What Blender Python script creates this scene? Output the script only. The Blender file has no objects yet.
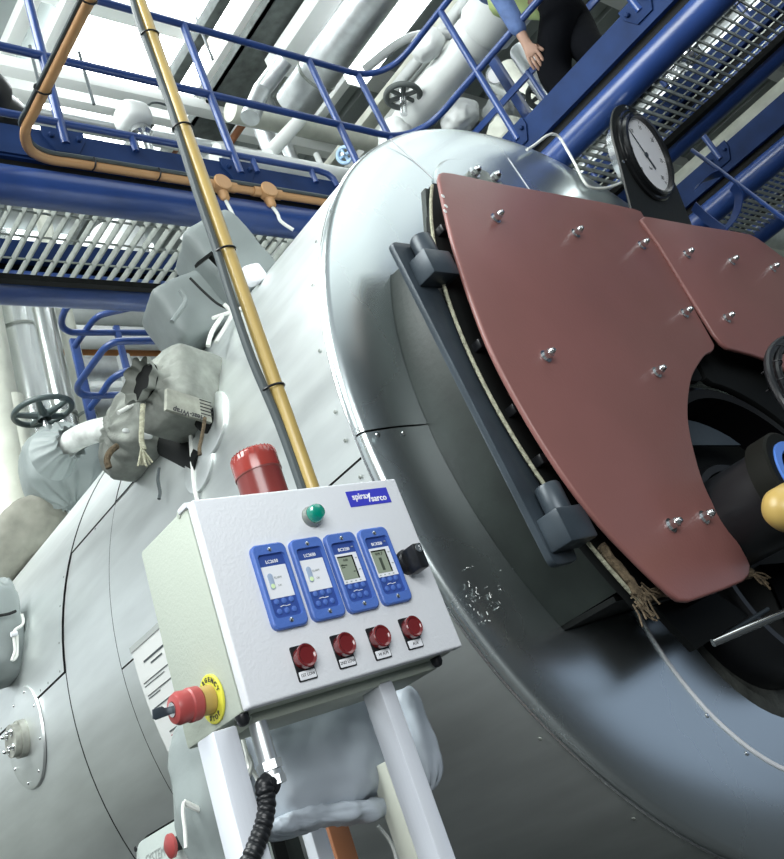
import bpy, bmesh, math, random
from mathutils import Vector, Matrix, noise
random.seed(7)
S = bpy.context.scene
COL = S.collection
PI = math.pi
V = Vector
# ------------------------------------------------------------------ camera geometry (metres, photo frame 784x859)
FPX, CX, CY = 904.266, 368.039, 256.055
ROWS = [V((0.75165195, -0.55643103, -0.35412406)), V((0.0832011, 0.61261294, -0.7859917)), V((0.65429116, 0.56132869, 0.50676739))]
EYE = V((0, 0, 1.3))
def ray(px, py):
    a, b = (px - CX) / FPX, (py - CY) / FPX
    return ROWS[0] * a + ROWS[1] * b + ROWS[2]
def U(px, py, ax, val):                       # photo point -> world point on the plane  axis = val
    d = ray(px, py); i = 'xyz'.index(ax)
    return EYE + d * ((val - EYE[i]) / d[i])
def UP(px, py, p0, n):                        # photo point -> world point on a general plane
    d = ray(px, py)
    return EYE + d * ((p0 - EYE).dot(n) / d.dot(n))
def UD(px, py, depth):
    return EYE + ray(px, py) * depth
cd = bpy.data.cameras.new('camera'); cam = bpy.data.objects.new('camera', cd); COL.objects.link(cam)
r0, r1, r2 = ROWS
cam.matrix_world = Matrix(((r0.x, -r1.x, -r2.x, 0), (r0.y, -r1.y, -r2.y, 0), (r0.z, -r1.z, -r2.z, 1.3), (0, 0, 0, 1)))
cd.sensor_fit = 'AUTO'; cd.sensor_width = 36; cd.lens = FPX * 36 / 859
cd.shift_x = (392 - CX) / 859; cd.shift_y = (CY - 429.5) / 859
cd.clip_start = 0.02
S.camera = cam
# ------------------------------------------------------------------ materials
MATS = {}
def mat(name, col, rough=0.5, metal=0.0, var=0.0, vscale=8.0, bump=0.0, bscale=60.0, stretch=None, emit=None, estr=0, col2=None, rvar=0.0, coat=0.0, spec=0.5):
    m = bpy.data.materials.new(name); m.use_nodes = True
    nt = m.node_tree; b = nt.nodes['Principled BSDF']
    b.inputs['Base Color'].default_value = (*col, 1); b.inputs['Roughness'].default_value = rough; b.inputs['Metallic'].default_value = metal
    b.inputs['Specular IOR Level'].default_value = spec
    if coat: b.inputs['Coat Weight'].default_value = coat; b.inputs['Coat Roughness'].default_value = 0.15
    if emit: b.inputs['Emission Color'].default_value = (*emit, 1); b.inputs['Emission Strength'].default_value = estr
    if var or bump or rvar:
        tc = nt.nodes.new('ShaderNodeTexCoord'); mp = nt.nodes.new('ShaderNodeMapping')
        if stretch: mp.inputs['Scale'].default_value = stretch
        nt.links.new(tc.outputs['Object'], mp.inputs['Vector'])
        n = nt.nodes.new('ShaderNodeTexNoise'); n.inputs['Scale'].default_value = vscale; n.inputs['Detail'].default_value = 6
        nt.links.new(mp.outputs[0], n.inputs['Vector'])
        if var:
            r = nt.nodes.new('ShaderNodeValToRGB'); r.color_ramp.elements[0].position = 0.3; r.color_ramp.elements[1].position = 0.7
            c2 = col2 or tuple(min(1, c * (1 + var)) for c in col)
            c1 = col if col2 else tuple(c * (1 - var) for c in col)
            r.color_ramp.elements[0].color = (*c1, 1); r.color_ramp.elements[1].color = (*c2, 1)
            nt.links.new(n.outputs[0], r.inputs[0]); nt.links.new(r.outputs[0], b.inputs['Base Color'])
        if rvar:
            mr = nt.nodes.new('ShaderNodeMapRange'); mr.inputs[3].default_value = max(0.02, rough - rvar); mr.inputs[4].default_value = rough + rvar
            nt.links.new(n.outputs[0], mr.inputs[0]); nt.links.new(mr.outputs[0], b.inputs['Roughness'])
        if bump:
            n2 = nt.nodes.new('ShaderNodeTexNoise'); n2.inputs['Scale'].default_value = bscale; n2.inputs['Detail'].default_value = 4
            nt.links.new(mp.outputs[0], n2.inputs['Vector'])
            bp = nt.nodes.new('ShaderNodeBump'); bp.inputs['Strength'].default_value = bump; bp.inputs['Distance'].default_value = 0.01
            nt.links.new(n2.outputs[0], bp.inputs['Height']); nt.links.new(bp.outputs[0], b.inputs['Normal'])
    MATS[name] = m
    return m
ALU = mat('brushed_aluminium', (0.80, 0.84, 0.83), 0.40, .88, var=0.07, vscale=5, bump=0.05, bscale=4, stretch=(3, 0.5, 3), rvar=0.06)
ALUF = mat('rolled_aluminium', (0.62, 0.68, 0.69), 0.27, .95, var=0.03, vscale=1.5, rvar=0.05)
ALUP = mat('polished_aluminium_jacket', (0.85, 0.87, 0.88), 0.2, 1, bump=0.1, bscale=6, stretch=(1, 1, .3))
STEEL = mat('bright_steel', (0.72, 0.74, 0.75), 0.22, 1)
GALV = mat('galvanised_steel', (0.30, 0.325, 0.30), 0.5, 0.6, var=0.15, vscale=30)
DARKST = mat('dark_painted_steel', (0.021, 0.028, 0.025), 0.45, 0.0, var=0.25, vscale=9, bump=0.1, bscale=40)
SLATE = mat('slate_painted_steel', (0.036, 0.049, 0.062), 0.38, 0.2, var=0.2, vscale=10, bump=0.08, bscale=30)
BLACK = mat('black_paint', (0.006, 0.007, 0.007), 0.65, spec=.15)
BLKPL = mat('black_plastic', (0.010, 0.011, 0.013), 0.35, spec=.35)
SEAM = mat('dark_seam', (0.02, 0.022, 0.022), 0.9)  # near-black colour that shows as dark lines in the sheet gaps
ROPE = mat('seal_rope', (0.34, 0.34, 0.25), 0.9, var=0.35, vscale=90, bump=0.6, bscale=180)
ROPEB = mat('frayed_brown_rope', (0.12, 0.09, 0.055), 0.95, var=0.5, vscale=60, bump=0.7, bscale=150)
RED = mat('red_oxide_paint', (0.245, 0.104, 0.096), 0.36, 0.0, var=0.06, vscale=3, bump=0.05, bscale=120, col2=(0.21, 0.092, 0.082))
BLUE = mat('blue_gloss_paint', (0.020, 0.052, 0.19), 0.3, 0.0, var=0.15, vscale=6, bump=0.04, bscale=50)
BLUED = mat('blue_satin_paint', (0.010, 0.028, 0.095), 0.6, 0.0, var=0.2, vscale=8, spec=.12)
OCHRE = mat('ochre_paint', (0.44, 0.315, 0.10), 0.35, 0, var=0.06, vscale=9, coat=0.3)
ORNG = mat('orange_buff_plastic', (0.46, 0.26, 0.115), 0.45, 0)
CABLE = mat('grey_cable_sheath', (0.06, 0.075, 0.08), 0.45)
WHITEC = mat('white_cable', (0.78, 0.80, 0.76), 0.5)
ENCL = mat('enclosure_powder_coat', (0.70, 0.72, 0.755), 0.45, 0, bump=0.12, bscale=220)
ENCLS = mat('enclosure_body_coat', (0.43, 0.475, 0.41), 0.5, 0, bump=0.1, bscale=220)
CTRL = mat('controller_blue_plastic', (0.075, 0.16, 0.50), 0.4, bump=0.15, bscale=300)
CTRLD = mat('controller_blue_membrane', (0.032, 0.075, 0.30), 0.45)
PANEL = mat('white_fascia', (0.82, 0.84, 0.88), 0.35)
LCD = mat('lcd_glass', (0.29, 0.335, 0.26), 0.15)
LCDD = mat('lcd_dark_segments', (0.06, 0.075, 0.055), 0.4)
INK = mat('black_ink', (0.03, 0.03, 0.035), 0.6)
INKW = mat('white_ink', (0.9, 0.9, 0.92), 0.5)
LOGO = mat('logo_blue_vinyl', (0.045, 0.05, 0.52), 0.4)
LENS = mat('red_lens', (0.15, 0.012, 0.014), 0.18, 0, coat=0.6)
REDPL = mat('red_plastic', (0.36, 0.062, 0.06), 0.38)
BEACON = mat('red_beacon_plastic', (0.16, 0.024, 0.021), 0.3, coat=0.3)
BEACD = mat('red_beacon_lens', (0.27, 0.033, 0.025), 0.2, coat=0.5)
GREEN = mat('green_lens', (0.0, 0.16, 0.115), 0.15, emit=(0.0, 0.30, 0.2), estr=0.25, coat=0.8)
YEL = mat('yellow_plastic', (0.62, 0.60, 0.06), 0.45)
YELCAP = mat('ochre_yellow_plastic', (0.42, 0.29, 0.085), 0.35)
CANV = mat('grey_coated_canvas', (0.24, 0.275, 0.272), 0.5, 0, var=0.08, vscale=6, bump=0.2, bscale=25)
CANVB = mat('blue_grey_coated_canvas', (0.43, 0.48, 0.54), 0.45, 0, var=0.07, vscale=5, bump=0.15, bscale=22)
CANVD = mat('soiled_canvas', (0.27, 0.29, 0.26), 0.7, 0, var=0.3, vscale=14, bump=0.4, bscale=30)
CANVT = mat('tan_lagging_cloth', (0.22, 0.22, 0.185), 0.7, 0, var=0.25, vscale=9, bump=0.4, bscale=16)
WHITEP = mat('white_pipe_lagging', (0.62, 0.65, 0.64), 0.45, 0, var=0.06, vscale=6, bump=0.1, bscale=10)
CREAMP = mat('cream_pipe_paint', (0.60, 0.62, 0.54), 0.5, 0, var=0.18, vscale=5)
GREYP = mat('grey_pipe_paint', (0.40, 0.43, 0.42), 0.5, 0.2, var=0.12, vscale=5)
DUCT = mat('galvanised_duct', (0.62, 0.65, 0.66), 0.38, 0.85, var=0.12, vscale=12)
ROOF = mat('roof_sheet', (0.30, 0.335, 0.325), 0.55, 0, var=0.08, vscale=3)
ROOFST = mat('roof_beam_paint', (0.72, 0.75, 0.73), 0.5)
DUSTY = mat('dusty_dark_steel', (0.10, 0.115, 0.11), 0.8, var=0.3, vscale=12)
WALLM = mat('wall_cladding', (0.36, 0.385, 0.34), 0.7, var=0.06, vscale=2)
FLOORM = mat('painted_concrete', (0.012, 0.014, 0.015), 0.55, var=0.25, vscale=2)
LIGHTM = mat('rooflight_daylight', (0.9, 0.95, 1), 0.5, emit=(0.93, 0.98, 1.0), estr=9)
BARREL_GLOW = mat('barrel_glow_panel', (0.9, 0.95, 1), 0.5, emit=(0.93, 0.98, 1.0), estr=1.8)
BACK_GLOW = mat('back_glow_panel', (0.9, 0.95, 1), 0.3, emit=(0.92, 0.98, 1.0), estr=.55)
TUBEL = mat('lit_fluorescent_diffuser', (0.9, 0.95, 1), 0.5, emit=(0.93, 0.98, 1.0), estr=5)
PAPER = mat('white_paper', (0.80, 0.82, 0.80), 0.6)
DIAL = mat('white_dial', (0.93, 0.94, 0.96), 0.3)
BROWN = mat('brown_pipe_paint', (0.33, 0.13, 0.055), 0.45, var=0.1, vscale=10)
SKIN = mat('skin', (0.36, 0.22, 0.16), 0.55)
TROUS = mat('black_trousers', (0.003, 0.0035, 0.005), 0.85, bump=0.3, bscale=25, spec=.05)
SHIRT = mat('blue_sleeve_cloth', (0.075, 0.13, 0.29), 0.75, var=0.2, vscale=18, bump=0.5, bscale=30)
HIVIS = mat('hi_vis_yellow_cloth', (0.55, 0.68, 0.28), 0.7)
HAIR = mat('dark_hair', (0.03, 0.022, 0.016), 0.6)
BOOT = mat('black_leather', (0.01, 0.01, 0.011), 0.5)
VALVEB = mat('pale_blue_valve_paint', (0.35, 0.52, 0.72), 0.4)
# ------------------------------------------------------------------ mesh builder
def frame(d, up=None):
    d = V(d).normalized(); up = V(up) if up else V((0, 0, 1))
    if abs(d.dot(up)) > 0.98: up = V((1, 0, 0)) if abs(d.x) < 0.9 else V((0, 1, 0))
    a = up.cross(d).normalized(); return a, d.cross(a).normalized(), d
class MB:
    def __init__(s): s.bm = bmesh.new()
    def box(s, lo, hi, bev=0.0, seg=2, M=None):
        lo, hi = V(lo), V(hi); b2 = bmesh.new()
        bmesh.ops.create_cube(b2, size=1)
        for v in b2.verts: v.co = V([(lo[i] + hi[i]) / 2 + v.co[i] * (hi[i] - lo[i]) for i in range(3)])
        if bev: bmesh.ops.bevel(b2, geom=b2.edges[:], offset=bev, segments=seg, profile=0.5, affect='EDGES')
        s.merge(b2, M); return s
    def merge(s, b2, M=None):
        if M is not None: bmesh.ops.transform(b2, matrix=M, verts=b2.verts[:])
        me = bpy.data.meshes.new('t'); b2.to_mesh(me); b2.free(); s.bm.from_mesh(me); bpy.data.meshes.remove(me)
    def sweep(s, pts, r, n=12, closed=False, caps=True, radii=None):
        pts = [V(p) for p in pts]; m = len(pts); rings = []
        T = []
        for i in range(m):
            if closed: t = pts[(i + 1) % m] - pts[i - 1]
            else: t = pts[min(i + 1, m - 1)] - pts[max(i - 1, 0)]
            T.append(t.normalized())
        a, b, _ = frame(T[0])
        for i in range(m):
            a = (a - T[i] * a.dot(T[i])).normalized(); b = T[i].cross(a)
            rr = radii[i] if radii else r
            rings.append([s.bm.verts.new(pts[i] + (a * math.cos(2 * PI * k / n) + b * math.sin(2 * PI * k / n)) * rr) for k in range(n)])
        for i in range(m if closed else m - 1):
            A, B = rings[i], rings[(i + 1) % m]
            for k in range(n): s.bm.faces.new((A[k], A[(k + 1) % n], B[(k + 1) % n], B[k]))
        if caps and not closed:
            s.bm.faces.new(rings[0][::-1]); s.bm.faces.new(rings[-1])
        return s
    def cyl(s, p0, p1, r, n=20, r2=None): return s.sweep([p0, p1], r, n, radii=[r, r if r2 is None else r2])
    def lathe(s, o, d, prof, n=32, up=None, a0=0, a1=2 * PI):       # prof: (along, radius)
        o = V(o); a, b, d = frame(d, up); full = abs(a1 - a0 - 2 * PI) < 1e-6; rings = []
        m = n if full else n + 1
        for h, r in prof:
            if r < 1e-6: rings.append([s.bm.verts.new(o + d * h)])
            else: rings.append([s.bm.verts.new(o + d * h + (a * math.cos(a0 + (a1 - a0) * k / n) + b * math.sin(a0 + (a1 - a0) * k / n)) * r) for k in range(m)])
        for A, B in zip(rings, rings[1:]):
            for k in range(n):
                k2 = (k + 1) % m
                q = [A[0]] if len(A) == 1 else [A[k], A[k2]]
                q += [B[0]] if len(B) == 1 else [B[k2], B[k]]
                try: s.bm.faces.new(q)
                except ValueError: pass
        return s
    def prism(s, pts, off, bev=0.0, seg=2, all_edges=False):         # planar polygon extruded by vector off
        b2 = bmesh.new(); vs = [b2.verts.new(V(p)) for p in pts]; f = b2.faces.new(vs)
        r = bmesh.ops.extrude_face_region(b2, geom=[f])
        nv = [g for g in r['geom'] if isinstance(g, bmesh.types.BMVert)]
        bmesh.ops.translate(b2, vec=V(off), verts=nv)
        bmesh.ops.recalc_face_normals(b2, faces=b2.faces[:])
        if bev:
            big = sorted(b2.faces, key=lambda f: len(f.verts))[-2:]
            ed = set(e for f in big for e in f.edges) if not all_edges else set(b2.edges)
            bmesh.ops.bevel(b2, geom=list(ed), offset=bev, segments=seg, profile=0.5, affect='EDGES', clamp_overlap=True)
        bmesh.ops.triangulate(b2, faces=[f for f in b2.faces if len(f.verts) > 4])
        s.merge(b2); return s
    def fill(s, loops):
        b2 = bmesh.new()
        for lp in loops:
            vs = [b2.verts.new(V(p)) for p in lp]
            for i in range(len(vs)): b2.edges.new((vs[i], vs[(i + 1) % len(vs)]))
        bmesh.ops.triangle_fill(b2, edges=b2.edges[:], use_beauty=True)
        s.merge(b2); return s
    def solid(s, th):
        bmesh.ops.recalc_face_normals(s.bm, faces=s.bm.faces[:])
        bmesh.ops.solidify(s.bm, geom=s.bm.faces[:], thickness=th); return s
    def build(s, name, m, parent=None, sharp=35, label=None, kind=None, recalc=True):
        if recalc: bmesh.ops.recalc_face_normals(s.bm, faces=s.bm.faces[:])
        me = bpy.data.meshes.new(name); s.bm.to_mesh(me); s.bm.free()
        me.shade_smooth(); me.set_sharp_from_angle(angle=math.radians(sharp))
        me.materials.append(m)
        o = bpy.data.objects.new(name, me); COL.objects.link(o)
        if parent is not None:
            o.parent = parent
            mw = Matrix.Translation(parent.location) if parent.type == 'EMPTY' else Matrix()
            o.matrix_parent_inverse = mw.inverted()
        if label: o['label'] = label
        if kind: o['kind'] = kind
        return o
def thing(name, label, cat, loc=(0, 0, 0), group=None):
    o = bpy.data.objects.new(name, None); COL.objects.link(o); o.location = loc; o.empty_display_size = 0.1
    return tag(o, label, cat, group)
def tag(o, label, cat, group=None):
    o['label'] = label; o['category'] = cat
    if group: o['group'] = group
    return o
def structure(o): o['kind'] = 'structure'; return o
def text(body, size, o, xd, yd, m, name, parent, bold=0.0, th=0.0006, shear=0.0, center=True, spacing=1.0):
    cu = bpy.data.curves.new('txt', 'FONT'); cu.body = body; cu.size = size; cu.offset = bold; cu.shear = shear; cu.space_character = spacing
    if center: cu.align_x = 'CENTER'; cu.align_y = 'CENTER'
    cu.extrude = th / 2; cu.resolution_u = 3
    t = bpy.data.objects.new('txt', cu); COL.objects.link(t)
    dg = bpy.context.evaluated_depsgraph_get(); dg.update()
    me = bpy.data.meshes.new_from_object(t.evaluated_get(dg))
    bpy.data.objects.remove(t)
    xd, yd = V(xd).normalized(), V(yd).normalized(); zd = xd.cross(yd); o = V(o)
    b = MB(); b.bm.from_mesh(me); bpy.data.meshes.remove(me)
    for v in b.bm.verts: v.co = o + xd * v.co.x + yd * v.co.y + zd * v.co.z
    return b.build(name, m, parent, recalc=False)
def rrect(x0, x1, z0, z1, r, n=5):
    out = []
    for cx, cz, a in ((x1 - r, z1 - r, 0), (x0 + r, z1 - r, 90), (x0 + r, z0 + r, 180), (x1 - r, z0 + r, 270)):
        for k in range(n + 1):
            t = math.radians(a + 90 * k / n); out.append((cx + r * math.cos(t), cz + r * math.sin(t)))
    return out
def rpoly(pts, r, n=4):                       # round the corners of a 2-D polygon; r number or list
    out = []; m = len(pts)
    for i in range(m):
        p, a, b = V(pts[i]), V(pts[i - 1]), V(pts[(i + 1) % m]); rr = r[i] if isinstance(r, (list, tuple)) else r
        if rr <= 0: out.append(p); continue
        da, db = (a - p), (b - p); ra = min(rr, da.length * .45, db.length * .45)
        A, B = p + da.normalized() * ra, p + db.normalized() * ra
        for k in range(n + 1):
            t = k / n; out.append(A * (1 - t) ** 2 + p * 2 * t * (1 - t) + B * t * t)
    return out
def smooth(pts, n=6, closed=False):           # Catmull-Rom through points
    pts = [V(p) for p in pts]; out = []; m = len(pts)
    for i in range(m if closed else m - 1):
        if closed: p0, p1, p2, p3 = pts[i - 1], pts[i], pts[(i + 1) % m], pts[(i + 2) % m]
        else: p0, p1, p2, p3 = pts[max(i - 1, 0)], pts[i], pts[i + 1], pts[min(i + 2, m - 1)]
        for k in range(n):
            t = k / n
            out.append(0.5 * ((2 * p1) + (p2 - p0) * t + (2 * p0 - 5 * p1 + 4 * p2 - p3) * t * t + (3 * p1 - p0 - 3 * p2 + p3) * t ** 3))
    if not closed: out.append(pts[-1])
    return out
def hexbolt(b, p, d, r, h, dome=True, washer=True):
    p = V(p); d = V(d).normalized()
    if washer: b.lathe(p, d, [(0, 0), (0, r * 1.45), (h * .12, r * 1.45), (h * .12, 0)], 20)
    b.lathe(p + d * h * .12, d, [(0, 0), (0, r), (h * .5, r), (h * .5, 0)], 6)
    if dome: b.lathe(p + d * h * .6, d, [(0, r * .82), (h * .2, r * .75), (h * .38, r * .45), (h * .42, 0)], 16)
# ================================================================== BOILER
BC = V((2.741, 0, 2.07)); BR = 1.3036; YF = 1.46; BUX, BUZ = 2.61, 1.52
boiler = thing('boiler', 'large horizontal steam boiler in aluminium cladding with red guard plates on its front', 'boiler', (BC.x, 4.0, 0.0))
def cylp(ang, y, R=BR): t = math.radians(ang); return V((BC.x + R * math.cos(t), y, BC.z + R * math.sin(t)))
def on_barrel(px, py, R=BR):                  # photo point -> first hit on the barrel
    d = ray(px, py); ox, oz = -BC.x, EYE.z - BC.z
    a = d.x ** 2 + d.z ** 2; b = 2 * (ox * d.x + oz * d.z); c = ox * ox + oz * oz - R * R
    D = max(0, b * b - 4 * a * c); t = (-b - math.sqrt(D)) / 2 / a
    return EYE + d * t
def bsheet(b, a0, a1, y0, y1, R, n=None, th=0.004):
    n = n or max(4, int(abs(a1 - a0) / 2.5)); rows = []
    ny = max(1, int((y1 - y0) / 0.5))
    for j in range(ny + 1):
        rows.append([b.bm.verts.new(cylp(a0 + (a1 - a0) * k / n, y0 + (y1 - y0) * j / ny, R)) for k in range(n + 1)])
    for A, B in zip(rows, rows[1:]):
        for k in range(n): b.bm.faces.new((A[k], A[k + 1], B[k + 1], B[k]))
b = MB(); b.lathe((BC.x, 1.53, BC.z), (0, 1, 0), [(0, 0.2), (0, 1.296), (7.4, 1.296), (7.4, 0)], 120); b.build('barrel', SEAM, boiler)
G = 0.25                                       # half gap between sheets, degrees
def cladding(a0, a1, y0, y1, R=BR, label=None):
    b = MB(); bsheet(b, a0 + G * .5, a1 - G * .5, y0 + 0.003, y1 - 0.003, R); b.build('cladding_sheet', ALU, boiler)
# first strake, split by longitudinal joints
cladding(-90, 40, 1.505, 2.93); cladding(40, 182.2, 1.505, 2.93); cladding(182.2, 270, 1.505, 2.93)
cladding(-90, 60, 2.93, 3.36); cladding(60, 156.2, 2.93, 3.36, BR + .002); cladding(156.2, 270, 2.93, 3.36, BR - .001)
cladding(-90, 60, 3.36, 5.4); cladding(60, 176, 3.36, 5.4, BR + .005); cladding(176, 270, 3.36, 5.4)
cladding(-90, 60, 5.4, 8.9); cladding(60, 270, 5.4, 8.9)
# joint strip running back along the upper left of the shell
b = MB(); bsheet(b, 156.0, 156.45, 2.5, 2.935, BR + 0.0025, 2); b.build('joint_strip', SEAM, boiler)
for a, y in ((158, 1.54), (168, 1.54), (176, 1.54), (179.5, 1.54), (183.8, 1.54), (150, 1.54), (171, 3.39), (165, 3.39), (175.3, 3.40), (175.3, 3.52), (175.3, 3.60), (175.3, 4.05), (160, 3.39), (157.2, 3.1), (200, 1.54), (214, 1.54), (226, 1.54)):
    p = cylp(a, y, BR + .004); n = (p - V((BC.x, y, BC.z))).normalized()
    b = MB(); b.lathe(p, n, [(0, 0), (0, .0052), (.0015, .004), (.002, 0)], 10); b.build('screw', GALV, boiler)
# front end cladding: rounded edge + flat face, two halves with a notch for the hinge
def arc(cx, cz, r, a0, a1, n, y): return [V((cx + r * math.cos(math.radians(a0 + (a1 - a0) * k / n)), y, cz + r * math.sin(math.radians(a0 + (a1 - a0) * k / n)))) for k in range(n + 1)]
ER, DI = 0.024, 0.016
for half in (0, 1):
    a0, a1 = ((0.12, 179.88), (180.12, 359.88))[half]
    b = MB(); prof = []
    for k in range(8):
        t = PI / 2 * .86 * k / 7; prof.append((DI + ER * (1 - math.sin(t)), BR + .002 - ER + ER * math.cos(t)))
    h0, r_0 = prof[-1]
    for k in range(1, 9): t = k / 8; prof.append((h0 * (1 - t) ** 2.2, r_0 - .16 * t))
    prof = [(ER + DI + .006, BR - .004), (ER + DI + .006, BR + .002)] + prof
    n = 72; rings = []
    for h, r in prof: rings.append([b.bm.verts.new(q) for q in arc(BC.x, BC.z, r, a0, a1, n, YF + h)])
    for A, B in zip(rings, rings[1:]):
        for k in range(n): b.bm.faces.new((A[k], A[k + 1], B[k + 1], B[k]))
    ri = r_0 - .16
    # flat face: polygon with the notch cut in from the joint line, burner hole in the lower half
    nz0, nz1, nxr, nr = 1.517, 2.556, 2.12, 1.097
    if half == 0:
        aa = math.degrees(math.asin((nz1 - BC.z) / nr))
        loop = arc(BC.x, BC.z, ri, a0, a1, n, YF) + [V((BC.x - nr, YF, BC.z + .003))] + arc(BC.x, BC.z, nr, 180, 180 - aa, 16, YF) + [V((nxr, YF, nz1)), V((nxr, YF, BC.z + .003))]
        loops = [loop]
    else:
        aa = math.degrees(math.asin((BC.z - nz0) / nr))
        loop = arc(BC.x, BC.z, ri, a0, a1, n, YF) + [V((nxr, YF, BC.z - .003)), V((nxr, YF, nz0))] + arc(BC.x, BC.z, nr, 180 + aa, 180, 16, YF)
        loops = [loop, arc(BUX, BUZ, 0.386, 0, 354, 59, YF)]
    b.fill(loops)
    bmesh.ops.remove_doubles(b.bm, verts=b.bm.verts[:], dist=0.0006)
    b.build('front_ring_sheet', ALUF, boiler, sharp=50)
b = MB(); b.sweep([cylp(360 * k / 140, 1.506, BR - .001) for k in range(140)], 0.006, 8, closed=True); b.build('edge_bead', ALUP, boiler)
b = MB(); b.sweep(arc(BUX, BUZ, 0.523, 0, 357, 119, YF - .001), 0.0055, 8, closed=True); b.build('lip_ring', PANEL, boiler)  # white colour stands in for the bright glint along the lip
for a, r in ((262, .555), (240, .55), (225, .54), (280, .56), (211, .535), (214, 1.0), (233, 1.02)):
    b = MB(); t = math.radians(a); b.lathe((BUX + r * math.cos(t), YF, BUZ + r * math.sin(t)), (0, -1, 0), [(0, 0), (0, .006), (.003, .005), (.004, 0)], 10); b.build('screw', STEEL, boiler)
for px, py in ((378, 438), (404, 436)):
    b = MB(); b.lathe(U(px, py - 3, 'y', YF), (0, -1, 0), [(0, 0), (0, .007), (.003, .006), (.004, 0)], 10); b.build('screw', STEEL, boiler)
# dark front tube plate behind the notch
b = MB(); b.lathe((BC.x, 1.525, BC.z), (0, -1, 0), [(0, 1.25), (0.02, 1.25), (0.02, 0.80), (0.0, 0.80)], 90); b.build('tube_plate', DARKST, boiler)
b = MB(); b.prism([(1.81, 1.503, 2.36), (1.85, 1.503, 2.20), (1.93, 1.503, 2.20), (1.93, 1.503, 2.36)], (0, -0.004, 0)); b.build('plate_slot', BLACK, boiler)
# burner throat ring (rough refractory edge)
b = MB(); b.lathe((BUX, YF + .005, BUZ), (0, 1, 0), [(0, .388), (0, .345), (.03, .335), (.03, .30), (.16, .30)], 72); b.build('throat_ring', mat('sooty_refractory', (0.05, 0.055, 0.05), 0.7, var=0.9, vscale=7, bump=0.6, bscale=40), boiler)
b = MB(); b.lathe((BUX, YF + .17, BUZ), (0, -1, 0), [(0, 0), (0, .33)], 48); b.build('throat_plate', BLACK, boiler)
# ------------- smokebox doors (black) with rope seal
def door_poly(left, R, y, ztop=2.725, zbot=1.485, gap=0.012):
    pts = []
    xg = lambda z: 2.665 + (z - 2.05) * 0.235
    a1 = math.degrees(math.asin((ztop - BC.z) / R)); a0 = -math.degrees(math.asin((BC.z - zbot) / R))
    if left:
        pts += arc(BC.x, BC.z, R, 180 - a1, 180 - a0, 26, y)
        r = 0.53; th = math.degrees(math.asin((zbot - BUZ) / r))
        pts += arc(BUX, BUZ, r, 180 - th, 88, 16, y)
        pts += [V((xg(2.06) - gap, y, 2.06)), V((xg(ztop) - gap, y, ztop))]
    else:
        pts += arc(BC.x, BC.z, R, a0, a1, 26, y)
        pts += [V((xg(ztop) + gap, y, ztop)), V((xg(2.06) + gap, y, 2.06))]
        r = 0.53; th = math.degrees(math.asin((zbot - BUZ) / r))
        pts += arc(BUX, BUZ, r, 80, th, 16, y)
    return pts
for left in (True, False):
    b = MB(); b.prism(door_poly(left, 1.118, 1.232), (0, 0.026, 0), 0.004); b.build('smokebox_door', BLACK, boiler, label='black smokebox door behind the %s guard plate' % ('left' if left else 'right'))
b = MB(); pts = [p + V((0, 0, 0)) for p in arc(BC.x, BC.z, 1.126, 146, 211, 60, 1.222)]
b.sweep(pts, .0048, 8); b.build('rope_seal', ROPE, boiler)
b = MB(); pts = []
q0, q1 = U(640, 596, 'y', 1.215), U(752, 574, 'y', 1.215)
for k in range(24):
    t = k / 23; p = q0.lerp(q1, t); p += V((0, random.uniform(-.004, .004), random.uniform(-.006, .006))); pts.append(p)
b.sweep(pts, .012, 8); 
qa = U(600, 545, 'y', 1.215); pts = [qa.lerp(q0, k / 12) + V((random.uniform(-.005, .005), 0, random.uniform(-.005, .005))) for k in range(13)]
b.sweep(pts, .012, 8)
for k in range(26):                            # frayed ends
    base = q0 + V((random.uniform(-.05, .02), -.008, random.uniform(-.02, .025))) if k < 18 else q1 + V((random.uniform(-.02, .01), -.008, 0))
    tip = base + V((random.uniform(-.03, .03), random.uniform(-.02, .0), random.uniform(-.05, .02) if k < 18 else random.uniform(-.05, -.02)))
    b.sweep([base, base.lerp(tip, .5) + V((random.uniform(-.008, .008), 0, random.uniform(-.008, .008))), tip], .0022, 5)
b.build('frayed_rope_seal', ROPEB, boiler)
# door edge frame lines and small clamps seen along the rope
for px, py in ((446, 262), (478, 347), (512, 412), (539, 462), (441, 232)):
    p = U(px, py, 'y', 1.225); b = MB(); b.box(p - V((.012, .02, .012)), p + V((.03, .012, .012)), .003); b.build('clamp_lug', BLKPL, boiler)
b = MB(); b.prism([U(425, 188, 'y', 1.25), U(438, 191, 'y', 1.25), U(446, 262, 'y', 1.25), U(431, 262, 'y', 1.25)], (0, .02, 0)); b.build('door_end_plate', DARKST, boiler)
b = MB()
rows = [arc(BC.x, BC.z, r, 180 - 26, 180 + 29.5, 30, y) for y, r in ((1.272, 1.0), (1.272, 1.078), (1.52, 1.094))]
vr = [[b.bm.verts.new(p) for p in row] for row in rows]
for A, B in zip(vr, vr[1:]):
    for k in range(30): b.bm.faces.new((A[k], A[k + 1], B[k + 1], B[k]))
b.solid(.006); b.build('front_casing', DARKST, boiler)
b = MB(); zc_ = BC.z + 1.094 * math.sin(math.radians(-29.5)); b.box((1.79, 1.29, zc_ - .012), (2.2, 1.50, zc_)); b.build('casing_floor', BLACK, boiler)
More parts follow.
